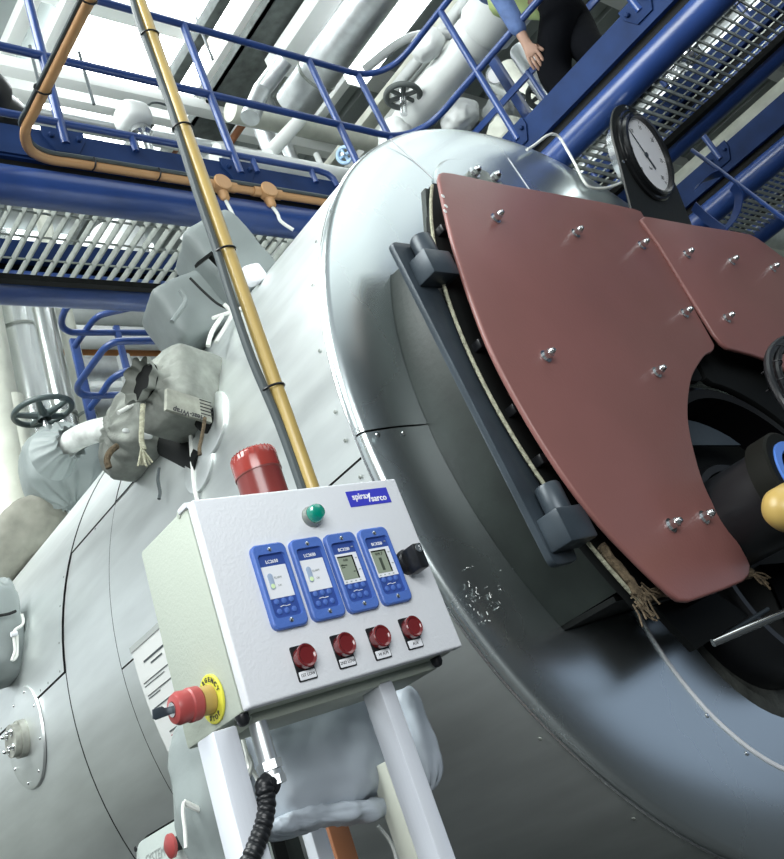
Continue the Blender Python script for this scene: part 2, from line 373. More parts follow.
# ------------- red guard plates, traced on their real plane
YR = 1.16
left_px = smooth([(441, 174), (445, 205), (455, 245), (473, 300), (497, 360), (540, 437), (590, 508), (640, 562), (676, 596)], 5) 
def P2(l): return [V((p[0], p[1], 0)) for p in l]
lp = [V((p[0], p[1], 0)) for p in smooth(P2([(439, 178), (445, 207), (455, 247), (473, 302), (497, 361), (540, 438), (590, 510), (640, 564), (672, 594)]), 5)]
lp += P2([(680, 600), (690, 601), (700, 598), (725, 589), (744, 581), (750, 575), (751, 566), (748, 559)])
lp += [V((p[0], p[1], 0)) for p in smooth(P2([(741, 546), (722, 518), (705, 485), (694, 448), (689, 421), (689, 399), (692, 379), (698, 366), (706, 355), (712, 352)]), 4)]
lp += P2([(714.5, 349), (715, 345), (700, 318), (672, 268), (648, 222), (641, 211), (633, 208)])
lp += P2([(600, 201), (550, 192), (500, 183), (452, 172.5), (443, 171.5), (440, 173)])
poly = [U(p.x, p.y, 'y', YR) for p in lp]
b = MB(); b.prism(poly, (0, .016, 0), .006, 3); gl = b.build('guard_plate', RED, boiler, sharp=60, label='large left red oxide guard plate with chipped upper corner')
rp = P2([(641, 219), (645, 216), (652, 217), (690, 224), (735, 231), (750, 234), (758, 238), (790, 262), (830, 300), (858, 380), (800, 378)])
rp += [V((p[0], p[1], 0)) for p in smooth(P2([(790, 372), (775, 363), (758, 356), (740, 351), (728, 348)]), 3)]
rp += P2([(722, 343), (714, 333), (690, 294), (660, 245)])
poly = [U(p.x, p.y, 'y', YR - .012) for p in rp]
b = MB(); b.prism(poly, (0, .016, 0), .006, 3); gr_ = b.build('guard_plate', RED, boiler, sharp=60, label='right red oxide guard plate cut by the frame edge')
for par, yy, pts in ((gl, YR, ((495, 219), (575, 234), (641, 246), (684, 314), (656, 373), (545, 357), (670, 526), (703, 518))), (gr_, YR - .012, ((686, 255), (731, 262), (772, 269), (726, 319)))):
    for px, py in pts:
        b = MB(); hexbolt(b, U(px, py, 'y', yy), (0, -1, 0), .0118, .036); b.build('cap_nut', STEEL, par)
for px, py in ((443, 196), (446, 206), (445, 211)):
    p = U(px, py, 'y', YR - .0006); b = MB(); b.lathe(p, (0, -1, 0), [(0, 0), (0, .007), (.0008, .005), (.0009, 0)], 7); b.build('paint_chip', PAPER, gl)
# ------------- hinge
b = MB(); yb = 1.236
hb = [U(391, 241, 'y', yb), U(553, 566, 'y', yb)]
zt, zb = hb[0].z, hb[1].z; x0 = hb[0].x
b.prism([V((x, yb, z)) for x, z in rpoly([(x0 + .034, zb), (x0 + .118, zb), (x0 + .088, zt), (x0, zt)], .018)], (0, .02, 0), .003); b.build('hinge_bar', SLATE, boiler)
def hinge(px, py, px2, py2, lab):
    p = U(px, py, 'y', 1.20)
    b = MB(); w = .048; cz = p.z
    b.box((p.x - w, 1.172, cz - .036), (p.x + w, 1.238, cz + .040), .006); o = b.build('hinge_block', SLATE, boiler, label=lab)
    b = MB(); b.lathe((p.x + .002, 1.206, cz + .038), (0, 0, 1), [(0, 0), (0, .030), (.058, .030), (.064, .026), (.064, .011), (.068, .009), (.068, 0)], 24); b.build('hinge_pin', SLATE, o)
hinge(436, 268, 0, 0, 'upper hinge block with round pin'); hinge(569, 528, 0, 0, 'lower hinge block with round pin')
# ------------- mudhole cover on the upper front ring
c = U(492, 215, 'y', YF); b = MB(); R = (U(456, 160, 'y', YF) - c).length
b.lathe((c.x, YF, c.z), (0, -1, 0), [(0, R), (.006, R), (.012, R - .008), (.012, 0)], 64); mc = b.build('mudhole_cover', ALUF, boiler)
c2 = U(488, 195, 'y', YF - .012); b = MB(); b.lathe((c2.x, YF - .012, c2.z), (0, -1, 0), [(0, .11), (.02, .11), (.02, 0)], 40); b.build('flange', GALV, mc)
for px, py in ((474, 173), (494, 178)):
    b = MB(); hexbolt(b, U(px, py, 'y', YF - .032), (0, -1, 0), .017, .035); b.build('nut', STEEL, mc)
# white score lines on the ring sheet
b = MB()
for a_, c_ in (((390, 139), (441, 186)), ((508, 158), (540, 205)), ((455, 690), (455, 690))):
    if a_ == c_: continue
    b.sweep([U(*a_, 'y', YF - .0005), U(*c_, 'y', YF - .0005)], .0022, 6)
b.build('joint_line', PANEL, boiler)
# spatter marks of white paint on the lower ring
b = MB(); rs = random.Random(3)
for k in range(34):
    px = rs.gauss(478, 11); py = rs.gauss(597, 14) 
    p = U(px, py, 'y', YF - .0003); l = rs.uniform(.0008, .0022)
    t = rs.uniform(0, PI); dv = V((math.cos(t), 0, math.sin(t))) * l * rs.uniform(.6, 2.2)
    b.sweep([p - dv, p + dv], l * .55, 5)
b.build('paint_spatter', PAPER, boiler, kind='stuff')
# ------------- inspection cover on the barrel side
c = V((BC.x - BR, 3.80, 2.07)); b = MB()
for R_, a_ in ((.178, 1),):
    n = 48; vs = []
    cen = None; rows = []
    for rr in (0.06, R_ * .5, R_ - .012, R_, R_ + .004):
        row = []
        for k in range(n):
            t = 2 * PI * k / n; y = c.y + rr * math.cos(t); z = c.z + rr * math.sin(t)
            R2 = BR + (0.012 if rr < R_ - .001 else (0.010 if rr < R_ + .002 else 0.002))
            x = BC.x - math.sqrt(R2 ** 2 - (z - BC.z) ** 2); row.append(b.bm.verts.new((x, y, z)))
        rows.append(row)
    for A, B in zip(rows, rows[1:]):
        for k in range(n): b.bm.faces.new((A[k], A[(k + 1) % n], B[(k + 1) % n], B[k]))
ic = b.build('inspection_cover', ALU, boiler)
b = MB(); b.lathe(c + V((-.008, 0, 0)), (-1, 0, 0), [(0, .066), (.03, .066), (.03, .058), (.034, .058), (.055, .058), (.055, 0)], 36); b.build('blind_flange', mat('worn_pale_casting', (.36, .37, .33), .6, .3, var=.3, vscale=20), ic)
for k in range(4):
    t = PI / 4 + PI / 2 * k; p = c + V((-.063, .037 * math.cos(t), .037 * math.sin(t))); b = MB(); hexbolt(b, p, (-1, 0, 0), .009, .024); b.build('bolt', STEEL, ic)
for k in range(8):
    t = .3 + PI / 4 * k; y = c.y + .158 * math.cos(t); z = c.z + .158 * math.sin(t); x = BC.x - math.sqrt((BR + .012) ** 2 - (z - BC.z) ** 2)
    b = MB(); b.lathe((x, y, z), (-1, 0, 0), [(0, 0), (0, .006), (.003, .004), (.004, 0)], 8); b.build('screw', STEEL, ic)
# nozzle collars for the lagged fittings
def collar(px, py, r, tgt, name='nozzle_collar'):
    p = on_barrel(px, py); nrm = (p - V((BC.x, p.y, BC.z))).normalized()
    b = MB(); b.lathe(p - nrm * .02, nrm, [(0, r), (.026, r), (.030, r - .008), (.030, 0)], 40); b.build(name, ALU, boiler)
    b = MB(); b.cyl(p - nrm * .03, V(tgt), .05, 20); b.build('nozzle', BLACK, boiler)  # neck coloured black for the dark gap behind each jacket
    return p, nrm
NZ3 = collar(212, 425, .105, U(186, 396, 'y', 2.22)); NZ4 = collar(200, 462, .095, U(155, 436, 'y', 2.62))
for tgt in (U(226, 268, 'y', 2.25), U(190, 318, 'y', 2.42), U(14, 550, 'y', 4.9), U(63, 466, 'y', 4.6)):
    nr_ = (tgt - V((BC.x, tgt.y, BC.z))).normalized(); b = MB(); b.cyl(V((BC.x, tgt.y, BC.z)) + nr_ * 1.28, tgt, .045, 16); b.build('nozzle', BLACK, boiler)
# paper notice in a clear pocket on the shell
def bpatch(name, m, parent, y0, y1, z0, z1, R, label=None):
    b = MB(); n = 10; rows = []
    for k in range(n + 1):
        z = z0 + (z1 - z0) * k / n; x = BC.x - math.sqrt(R * R - (z - BC.z) ** 2)
        rows.append([b.bm.verts.new((x, y0, z)), b.bm.verts.new((x, y1, z))])
    for A, B in zip(rows, rows[1:]): b.bm.faces.new((A[0], A[1], B[1], B[0]))
    b.solid(.002); return b.build(name, m, parent)
notice = bpatch('notice', PAPER, None, 2.50, 2.82, 1.70, 2.045, BR + .006)
tag(notice, 'white printed notice sheet stuck to the shell behind the grey cabinet', 'notice')
bpatch('pocket_edge', mat('clear_pocket_edge', (.45, .48, .46), .2), notice, 2.50, 2.825, 2.035, 2.052, BR + .009)
bpatch('backing_board', ENCLS, notice, 2.30, 2.60, 1.62, 2.06, BR + .010, None)
for (z, y0, y1, h) in ((1.985, 2.62, 2.76, .010), (1.968, 2.64, 2.72, .008), (1.93, 2.63, 2.80, .005), (1.92, 2.66, 2.80, .004), (1.892, 2.63, 2.80, .005), (1.884, 2.72, 2.80, .004), (1.85, 2.63, 2.79, .006), (1.82, 2.63, 2.79, .006), (1.77, 2.66, 2.76, .006), (1.758, 2.70, 2.76, .005)):
    bpatch('text_line', CABLE if z > 1.76 else REDPL, notice, y0, y1, z - h * .3, z + h * .3, BR + .0075)
for y in (2.2, 4.2, 6.4):
    b = MB(); pts = [V((BC.x - .9, y, 0)), V((BC.x + .9, y, 0)), V((BC.x + .9, y, 1.12))] + [cylp(a, y, 1.295) for a in range(313, 226, -6)] + [V((BC.x - .9, y, 1.12))]
    b.prism(pts, (0, .25, 0)); b.build('saddle', DARKST, boiler)
# ================================================================== BURNER (in the throat, cut by the frame)
bu = thing('burner', 'black burner drum with black blast tube in the throat between the red guard plates', 'burner', (BUX, 1.4, BUZ))
b = MB(); b.lathe((BUX, 1.56, BUZ), (0, -1, 0), [(0, .30), (.22, .30), (.24, .29), (.24, .27), (.05, .27)], 64); b.build('drum', BLKPL, bu)
b = MB(); b.lathe((BUX, 1.40, BUZ), (0, -1, 0), [(0, .52), (.15, .515), (.165, .50), (.165, .47), (.02, .47)], 72, up=(0, 0, 1), a0=-.25, a1=PI + .1); b.build('drum_hood', mat('gloss_black', (.004, .004, .005), .3, spec=.15), bu)
b = MB(); b.lathe((BUX, 1.37, BUZ), (0, -1, 0), [(0, 0), (0, .47)], 48, up=(0, 0, 1), a0=-.1, a1=PI + .1); b.build('hood_back', BLACK, bu)
pts = [U(x, y, 'y', 1.29) for x, y in ((688, 420), (697, 422), (708, 426), (719, 431), (730, 437), (741, 445), (690, 445))]
b = MB(); b.prism(pts, (0, .01, 0)); b.build('face_plate', SLATE, bu, label='slate segment of face plate')
ta = U(794, 485, 'y', 1.0); tr = .112
b = MB(); b.lathe((ta.x, 1.37, ta.z), (0, -1, 0), [(0, tr), (.37, tr)], 40); b.build('blast_tube', BLKPL, bu)
fe = V((ta.x, 1.03, ta.z))
b = MB(); b.lathe(fe, (0, -1, 0), [(0, tr + .004), (0, tr + .018), (.055, tr + .018), (.06, tr + .012), (.06, tr - .01), (.0, tr - .01)], 40); b.build('tube_collar', mat('olive_black_rubber', (.006, .0065, .005), .6, spec=.12), bu)
b = MB(); b.lathe(fe + V((0, -.045, 0)), (0, -1, 0), [(0, tr - .012), (.02, tr - .012), (.02, tr - .034), (0, tr - .034)], 40); b.build('blue_ring', mat('pale_blue_gasket', (.10, .24, .72), .35), bu, label='pale blue ring')
b = MB(); b.lathe(fe + V((0, -.03, 0)), (0, -1, 0), [(0, 0), (0, tr - .03)], 32); b.build('tube_end', BLACK, bu)
yc = U(801, 506, 'y', .93); b = MB()
b.lathe(yc + V((-.095, 0, 0)), (1, -.12, .02), [(-.035, 0), (-.033, .016), (-.022, .034), (0, .046), (.05, .052), (.2, .052)], 32); b.build('yellow_cap', YELCAP, bu, label='rounded ochre yellow cap')
r0_ = U(713, 643, 'y', 1.22); r1_ = U(800, 606, 'y', 1.10); b = MB(); b.sweep([r0_, r1_], .0085, 14); b.build('rod', STEEL, bu, label='bright steel rod')
p0 = U(716, 641, 'y', 1.26); p1 = U(768, 609, 'y', 1.26); b = MB(); b.sweep([p0, p1], .005, 8); b.build('electrode_rod', SLATE, bu)
b = MB(); pts = [U(x, y, 'y', 1.27) for x, y in ((640, 560), (700, 560), (768, 606), (716, 640))]
b.prism([V((q.x, 1.33, q.z)) for q in pts], (0, .02, 0)); b.build('baffle', BLACK, bu)
# ribbed black flexible conduit looped at the right edge
fx = thing('flexible_conduit', 'black flexible conduit with cable ties looped in front of the right red plate', 'conduit', (2.6, .9, 1.9))
for off, nm in ((0, 'hose'), (9, 'hose')):
    px = [(806 + off, 338), (790 + off, 338), (777 + off * .8, 344), (769 + off, 356), (769 + off, 372), (775 + off, 388), (784 + off, 404), (798 + off, 424)]
    pts = smooth([U(x, y, 'y', .97) for x, y in px], 6); b = MB(); m = len(pts)
    b.sweep(pts, .0, 10, radii=[.0115 + .0012 * (i % 2) for i in range(m)]); b.build(nm, BLKPL, fx)
for x, y in ((771, 352), (768, 366), (773, 384), (779, 344)):
    p = U(x + 5, y, 'y', .97); d = V((.5, 0, 1)) if y > 355 else V((1, 0, .4)); b = MB()
    a_, c_, _ = frame(d); b.sweep([p + a_ * .016 * math.cos(t * PI / 6) * 1.8 + c_ * .016 * math.sin(t * PI / 6) for t in range(12)], .0022, 6, closed=True)
    b.sweep([p + a_ * .028, p + a_ * .040], .0028, 6); b.build('cable_tie', BLKPL, fx)
# ================================================================== PRESSURE GAUGE
ya, pt = math.radians(5), math.radians(-18)
GN = V((math.sin(ya) * math.cos(pt), -math.cos(ya) * math.cos(pt), math.sin(pt)))
gc0 = U(648, 155, 'y', 1.27)
def G2(px, py, off=0): return UP(px, py, gc0 + GN * off, GN)
GX = V((0, 0, 1)).cross(GN).normalized() * -1
GX = V((math.cos(ya), math.sin(ya), 0)); GY = GN.cross(GX).normalized()
if GY.z < 0: GY = -GY
gc = gc0.copy(); ps = [G2(x, y) for x, y in ((625.7, 124.8), (632.3, 113.2), (649.7, 123.2), (663.8, 146.4), (670.5, 167.9), (668.8, 189.5), (661.4, 191), (646.4, 179.5), (633, 156))]
ext = [(p - gc0).dot(GX) for p in ps]; eyt = [(p - gc0).dot(GY) for p in ps]
gx, gy = (max(ext) + min(ext)) / 2, (max(eyt) + min(eyt)) / 2; gr = (max(ext) - min(ext) + max(eyt) - min(eyt)) / 4
gc = gc0 + GX * gx + GY * gy
gauge = thing('pressure_gauge', 'round white dial pressure gauge on a black bracket above the red guard plates', 'gauge', gc)
BK = mat('gauge_bracket_black', (0.012, 0.014, 0.013), 0.5, bump=.1, bscale=60)
Rb = gr * 1.40
pts = []
for k in range(25): t = math.radians(-8 + 196 * k / 24); pts.append(gc + GX * Rb * math.cos(t) + GY * Rb * math.sin(t))
pts += [gc - GX * Rb * 1.02 - GY * gr * 2.75, gc + GX * Rb * 1.5 - GY * gr * 2.75]
b = MB(); b.prism([p - GN * .03 for p in pts], -GN * .012, .003); b.build('bracket', BK, gauge)
b = MB(); b.lathe(gc - GN * .06, GN, [(-.045, 0), (-.045, gr * .98), (0, gr * 1.05)], 48); b.build('gauge_back', STEEL, gauge)
b = MB(); b.lathe(gc - GN * .03, GN, [(0, gr * 1.22), (.012, gr * 1.22), (.018, gr * 1.18), (.018, gr * 1.12), (.034, gr * 1.10), (.040, gr * 1.05), (.036, gr * 1.0), (.022, gr * .985), (.01, gr * .98)], 72); b.build('bezel', mat('bezel_gloss_black', (.01, .011, .012), .2, coat=.5), gauge)
b = MB(); b.lathe(gc - GN * .014, GN, [(0, 0), (0, gr)], 72); dial = b.build('dial', DIAL, gauge)
b = MB()
sx = GX if GN.dot(GX.cross(GY)) > 0 else -GX
def gp(ang, r, o=.0): t = math.radians(ang); return gc - GN * (.0135 - o) + sx * (r * math.cos(t)) + GY * (r * math.sin(t))
for k in range(61):
    a = 225 - 270 * k / 60; L = .10 if k % 10 == 0 else (.07 if k % 5 == 0 else .04)
    b.sweep([gp(a, gr * .95), gp(a, gr * (.95 - L))], .0012 if k % 10 == 0 else .0007, 4)
b.build('graduations', INK, dial)
for k in range(7):
    a = 225 - 270 * k / 60 * 10; p = gp(a, gr * .74, .0006); text(str(k * 5), gr * .15, p, sx, GY, INK, 'numeral', dial)
text('bar', gr * .12, gp(270, gr * .38, .0006), sx, GY, INK, 'unit_text', dial)
tip = G2(627, 127, -.012); tail = G2(655.5, 169, -.012); piv = G2(646, 155, -.012)
w = (tip - tail).cross(GN).normalized()
b = MB(); b.prism([tip, piv + w * .003, tail + w * .006, tail - w * .006, piv - w * .003], GN * .003); b.lathe(piv, GN, [(0, .012), (.006, .012), (.008, .008), (.008, 0)], 16); b.build('needle', SLATE, gauge)
for a in (20, 100, 200, 335):
    t = math.radians(a); p = gc - GN * .03 + GX * gr * 1.31 * math.cos(t) + GY * gr * 1.31 * math.sin(t); b = MB(); b.lathe(p, GN, [(0, .009), (.004, .008), (.006, .004), (.006, 0)], 12); b.build('screw', STEEL, gauge)
wp = [U(x, y, 'y', 1.44) for x, y in ((527, 150), (536, 144), (545, 137), (552, 134), (559, 137), (566, 148), (575, 164), (582, 178), (588, 186), (597, 188.5), (608, 187.5), (618, 184))] + [U(627, 180, 'y', 1.42)]
b = MB(); b.sweep(smooth(wp, 5), .0062, 8); o = b.build('capillary_cable', WHITEC); tag(o, 'thin white cable running from the gauge back to the blue walkway beam', 'cable')
# ================================================================== CONTROL PANEL
YP = 1.08
x0 = U(191.3, 497.4, 'y', YP).x; x1 = U(395.5, 479.3, 'y', YP).x; zt = U(300, 488.2, 'y', YP).z; zb = U(250, 708, 'y', YP).z
panel = thing('control_panel', 'pale grey control panel cabinet on two aluminium posts in front of the boiler', 'control panel', ((x0 + x1) / 2, 1.16, 0))
def pd(px, py, o=0.0): p = U(px, py, 'y', YP - o); return V((p.x, YP, p.z))
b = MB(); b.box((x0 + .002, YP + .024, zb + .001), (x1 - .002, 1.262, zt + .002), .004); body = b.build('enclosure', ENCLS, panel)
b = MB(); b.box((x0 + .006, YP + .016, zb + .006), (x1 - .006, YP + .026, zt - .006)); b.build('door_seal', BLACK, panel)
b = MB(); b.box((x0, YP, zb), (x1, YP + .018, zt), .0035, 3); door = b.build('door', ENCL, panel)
b = MB(); b.box((x0 - .001, YP + .02, zt - .003), (x1 + .001, YP + .045, zt + .006), .002); b.build('rain_lip', ENCL, panel)
p = U(178, 515, 'x', x0); b = MB(); b.lathe((x0 + .002, p.y, p.z), (-1, 0, 0), [(0, 0), (0, .0055), (.0015, .005), (.002, 0)], 16); b.build('plug', ENCLS, panel)
b = MB(); b.box((x0 + .03, YP + .05, zb - .012), (x1 - .02, 1.225, zb + .002), .002); b.build('gland_plate', ENCLS, panel)
# logo
c = [pd(345, 491.5), pd(386, 488), pd(391.6, 502.6), pd(350.7, 507)]
lx0, lx1 = (c[0].x + c[3].x) / 2, (c[1].x + c[2].x) / 2; lz0, lz1 = (c[3].z + c[2].z) / 2, (c[0].z + c[1].z) / 2
b = MB(); b.box((lx0, YP - .0008, lz0), (lx1, YP + .001, lz1)); lg = b.build('logo_sticker', LOGO, panel)
lw, lh = lx1 - lx0, lz1 - lz0; X_, Z_ = V((1, 0, 0)), V((0, 0, 1))
text('spirax', lh * .56, (lx0 + lw * .31, YP - .0012, lz0 + lh * .60), X_, Z_, INKW, 'logo_text', lg, bold=.00035, spacing=1.02)
text('sarco', lh * .56, (lx0 + lw * .72, YP - .0012, lz0 + lh * .36), X_, Z_, INKW, 'logo_text', lg, bold=.00035, spacing=1.02)
b = MB(); b.sweep([(lx0 + lw * .535, YP - .001, lz0 + lh * .74), (lx0 + lw * .475, YP - .001, lz0 + lh * .18)], .0011, 6); b.build('logo_slash', INKW, lg)
# controllers
CW = [((248.5, 545), (284, 540), (311, 622), (275, 629.7)), ((287.5, 540.5), (321, 534.7), (347.5, 611.5), (315, 620.5)), ((325.6, 535), (352.5, 530.4), (382.4, 608.4), (350, 614)), ((357.7, 530.3), (387, 527.5), (414, 600.4), (386, 607))]
ctr = [[pd(*q, .0075) for q in c4] for c4 in CW]
cz1 = sum((c4[0].z + c4[1].z) for c4 in ctr) / 8; cz0 = sum((c4[2].z + c4[3].z) for c4 in ctr) / 8
cls = ('leftmost blue level controller with white face', 'second blue level controller with white face', 'third blue controller with grey display', 'rightmost blue controller with grey display')
def rbox(b, x0, x1, z0, z1, r, y0, y1, bev=0):
    b.prism([V((x, y1, z)) for x, z in rrect(x0, x1, z0, z1, r)], (0, y0 - y1, 0), bev, 2)
def rring(b, outer, inner, y):                # flat ring between two equal-count outlines
    A = [b.bm.verts.new((x, y, z)) for x, z in outer]; B = [b.bm.verts.new((x, yy, z)) for (x, z), yy in zip(inner, [y] * len(inner))]
    m = len(A)
    for k in range(m): b.bm.faces.new((A[k], A[(k + 1) % m], B[(k + 1) % m], B[k]))
    return B
for i, c4 in enumerate(ctr):
    a0 = (c4[0].x + c4[3].x) / 2; a1 = (c4[1].x + c4[2].x) / 2; cm = (a0 + a1) / 2; hw = sum((c[1].x + c[2].x - c[0].x - c[3].x) for c in ctr) / 16 * .99
    a0, a1 = cm - hw, cm + hw; H = cz1 - cz0
    b = MB(); n = len(rrect(0, 1, 0, 1, .1))
    loops = [(rrect(a0, a1, cz0, cz1, .010), YP), (rrect(a0, a1, cz0, cz1, .010), YP - .006), (rrect(a0 + .002, a1 - .002, cz0 + .002, cz1 - .002, .009), YP - .008),
             (rrect(a0 + .0066, a1 - .0056, cz0 + .0150, cz1 - .0150, .006), YP - .008), (rrect(a0 + .0076, a1 - .0066, cz0 + .016, cz1 - .016, .005), YP - .0035)]
    rings = [[b.bm.verts.new((x, y, z)) for x, z in l] for l, y in loops]
    for A, B in zip(rings, rings[1:]):
        for k in range(n): b.bm.faces.new((A[k], A[(k + 1) % n], B[(k + 1) % n], B[k]))
    ct = b.build('controller', CTRL, panel, label=cls[i])
    b = MB(); rbox(b, a0 + .0073, a1 - .0063, cz0 + .0157, cz1 - .0157, .005, YP - .0037, YP - .001); b.build('keypad_membrane', CTRLD, ct)
    f0, f1 = a0 + .0092, a1 - .0082; HH = cz1 - cz0; fz1 = cz1 - HH * .265; fz0 = cz0 + HH * .355
    b = MB(); b.box((f0, YP - .0045, fz0), (f1, YP - .002, fz1)); b.build('fascia', PANEL, ct)
    text('LC2650' if i < 2 else 'BC3250', .0068, (cm + .0008, YP - .0041, cz1 - HH * .213), X_, Z_, INKW, 'model_text', ct, bold=.0001)
    if i < 2:
        ax = f0 + .010; az = fz1 - .021
        b = MB(); b.prism([V((x, YP - .0047, z)) for x, z in rrect(ax - .0042, ax + .0042, az - .0125, az + .0105, .0041)], (0, -.0015, 0), .0006); b.build('indicator_window', mat('indicator_grey_blue', (.36, .45, .60), .3) if i == 0 else MATS['indicator_grey_blue'], ct)
        b = MB(); b.lathe((ax, YP - .0062, az - .0082), (0, -1, 0), [(0, .0036), (.0006, .003), (.0008, 0)], 14); b.build('status_lamp', mat('pale_green_lamp', (.6, .75, .45), .3, emit=(.6, .8, .4), estr=.15) if i == 0 else MATS['pale_green_lamp'], ct)
        text('ALARM', .0042, (ax + .0125, YP - .0051, az + .0035), X_, Z_, GREYP, 'legend', ct, th=.0003)
        text('OK', .0042, (ax + .0125, YP - .0051, az - .008), X_, Z_, GREYP, 'legend', ct, th=.0003)
    else:
        g0, g1, h0, h1 = f0 + .003, f1 - .0095, fz0 + .006, fz1 - .004
        b = MB(); b.box((g0, YP - .0049, h0), (g1, YP - .003, h1)); lc = b.build('display', LCD, ct)
        b = MB(); b.box((g1 - .0025, YP - .0053, h0), (g1, YP - .003, h1)); b.box((g0, YP - .0053, h1 - .002), (g1, YP - .003, h1)); b.build('display_shadow_lip', BLACK, lc)
        b = MB()
        if i == 3: b.box((g0 + .011, YP - .0052, h0 + .004), (g0 + .0165, YP - .004, h0 + .024))
        else:
            for zz, xa, xb in ((h1 - .015, g0 + .002, g0 + .014), (h0 + .022, g0 + .003, g0 + .007), (h0 + .018, g0 + .003, g0 + .009), (h0 + .010, g1 - .008, g1 - .004)): b.box((xa, YP - .0052, zz), (xb, YP - .004, zz + .0016))
        b.build('display_segments', LCDD, lc)
        text('999.7' if i == 3 else '0.00', .0070 if i == 3 else .005, ((g0 + g1) / 2 - .001, YP - .0053, h1 - .0065), X_, Z_, LCDD, 'reading', lc)
        b = MB()
        for k in range(3): b.box((f1 - .006, YP - .0050, fz0 + .018 + .018 * k), (f1 - .002, YP - .0046, fz0 + .0195 + .018 * k)); 
        for k in range(4): b.box((f0 + .004 + .009 * k, YP - .0050, fz0 + .002), (f0 + .007 + .009 * k, YP - .0046, fz0 + .0035))
        b.build('scale_marks', GREYP, ct)
    for r_ in range(2):
        for q in range(3):
            b = MB(); b.lathe((cm + (q - 1) * .0126 + .0005, YP - .0036, cz0 + HH * .315 - r_ * HH * .115), (0, -1, 0), [(0, .0042), (.0016, .004), (.0022, .003), (.0022, 0)], 16); b.build('key', CTRL, ct)
    b = MB(); b.sweep([(cm + a, YP - .0041, cz0 + HH * .258 + c) for a, c in ((-.008, -.0004), (-.002, .0007), (.002, -.0006), (.009, 0))], .0006, 5); b.build('swoosh_mark', INKW, ct)
    for zz in (cz1 - .0095, cz0 + .0095):
        b = MB(); b.lathe((cm, YP - .008, zz), (0, -1, 0), [(0, .0036), (.0012, .0032), (.002, .0015), (.002, 0)], 12); b.build('screw', STEEL, ct)
# green lamp
c = pd(313.5, 515, .008); b = MB(); b.lathe((c.x, YP, c.z), (0, -1, 0), [(0, .0165), (.004, .0165), (.007, .0145), (.010, .0145), (.010, 0)], 32); gl_ = b.build('indicator_bezel', GALV, panel)
b = MB(); b.lathe((c.x, YP - .010, c.z), (0, -1, 0), [(0, .0138), (.008, .0138), (.014, .011), (.017, .005), (.0175, 0)], 32); b.build('green_lens', GREEN, gl_, label='green indicator lamp lens')
# key lock
c = pd(413.5, 557, .022); b = MB(); b.lathe((c.x, YP, c.z), (0, -1, 0), [(0, .020), (.006, .020), (.012, .016), (.012, 0)], 28); kl = b.build('door_lock', BLKPL, panel)
b = MB(); b.box((c.x - .0095, YP - .040, c.z - .024), (c.x + .0095, YP - .008, c.z + .016), .003); b.build('lock_handle', BLKPL, kl)
b = MB(); b.lathe((c.x, YP - .040, c.z + .007), (0, -1, 0), [(0, .0068), (.0015, .0068), (.0015, .0035), (.0005, .003), (.0005, 0)], 20); b.build('lock_barrel', STEEL, kl)
# push buttons
PB = [((307, 655), '1ST LOW'), ((346.7, 643.3), '2ND LOW'), ((382.3, 635.6), 'HI ALM'), ((414.3, 626), 'AUX')]
lbl = ('leftmost red push button', 'second red push button', 'third red push button', 'rightmost red push button')
bz = sum(pd(*p).z for p, _ in PB) / 4
for i, ((px, py), tx) in enumerate(PB):
    q = U(px, py, 'y', YP - .014); cx, cz = q.x, q.z
    b = MB(); rbox(b, cx - .0155, cx + .0155, cz - .029, cz + .0175, .002, YP - .002, YP, .0005); pb = b.build('push_button', BLKPL, panel, label=lbl[i])
    b = MB(); rbox(b, cx - .0135, cx + .0135, cz - .0275, cz - .0165, .0012, YP - .0032, YP - .001, .0003); lb = b.build('legend_plate', PANEL, pb)
    text(tx, .0058, (cx, YP - .0036, cz - .022), X_, Z_, INK, 'legend_text', lb, th=.0003)
    b = MB(); b.lathe((cx, YP - .002, cz), (0, -1, 0), [(0, .0150), (.010, .0158), (.0125, .0158), (.014, .0145), (.0132, .0125), (.0118, .011), (.0115, 0)], 36); b.build('button_lens', LENS, pb)
# emergency stop on the left side wall
e = U(211.5, 699, 'x', x0 - .001); b = MB(); b.lathe((x0 + .001, e.y, e.z), (-1, 0, 0), [(0, .031), (.0022, .031), (.003, .030), (.003, 0)], 48); es = b.build('emergency_stop', YEL, panel, label='emergency stop with yellow collar and red head')
b = MB(); b.lathe((x0 - .003, e.y, e.z), (-1, 0, 0), [(0, .0185), (.018, .018), (.018, 0)], 36); b.build('stop_collar', YELCAP, es)
b = MB(); b.lathe((x0 - .020, e.y, e.z), (-1, 0, 0), [(0, .0185), (.003, .021), (.016, .0215), (.018, .0195), (.032, .0205), (.038, .0175), (.040, .010), (.037, .0095), (.037, 0)], 40); b.build('stop_head', REDPL, es)
b = MB(); b.lathe((x0 - .056, e.y, e.z), (-1, 0, 0), [(0, .0095), (.005, .009), (.005, 0)], 24); b.build('key_barrel', STEEL, es)
b = MB(); kx = x0 - .060
b.prism([V((kx, e.y - .001, e.z + .0045)), V((kx - .010, e.y - .001, e.z + .0045)), V((kx - .013, e.y - .001, e.z + .0075)), V((kx - .027, e.y - .001, e.z + .0065)), V((kx - .029, e.y - .001, e.z - .004)), V((kx - .025, e.y - .001, e.z - .0065)), V((kx - .010, e.y - .001, e.z - .0055)), V((kx, e.y - .001, e.z - .0045))], (0, .0022, 0), .0005); b.build('key', SLATE, es)
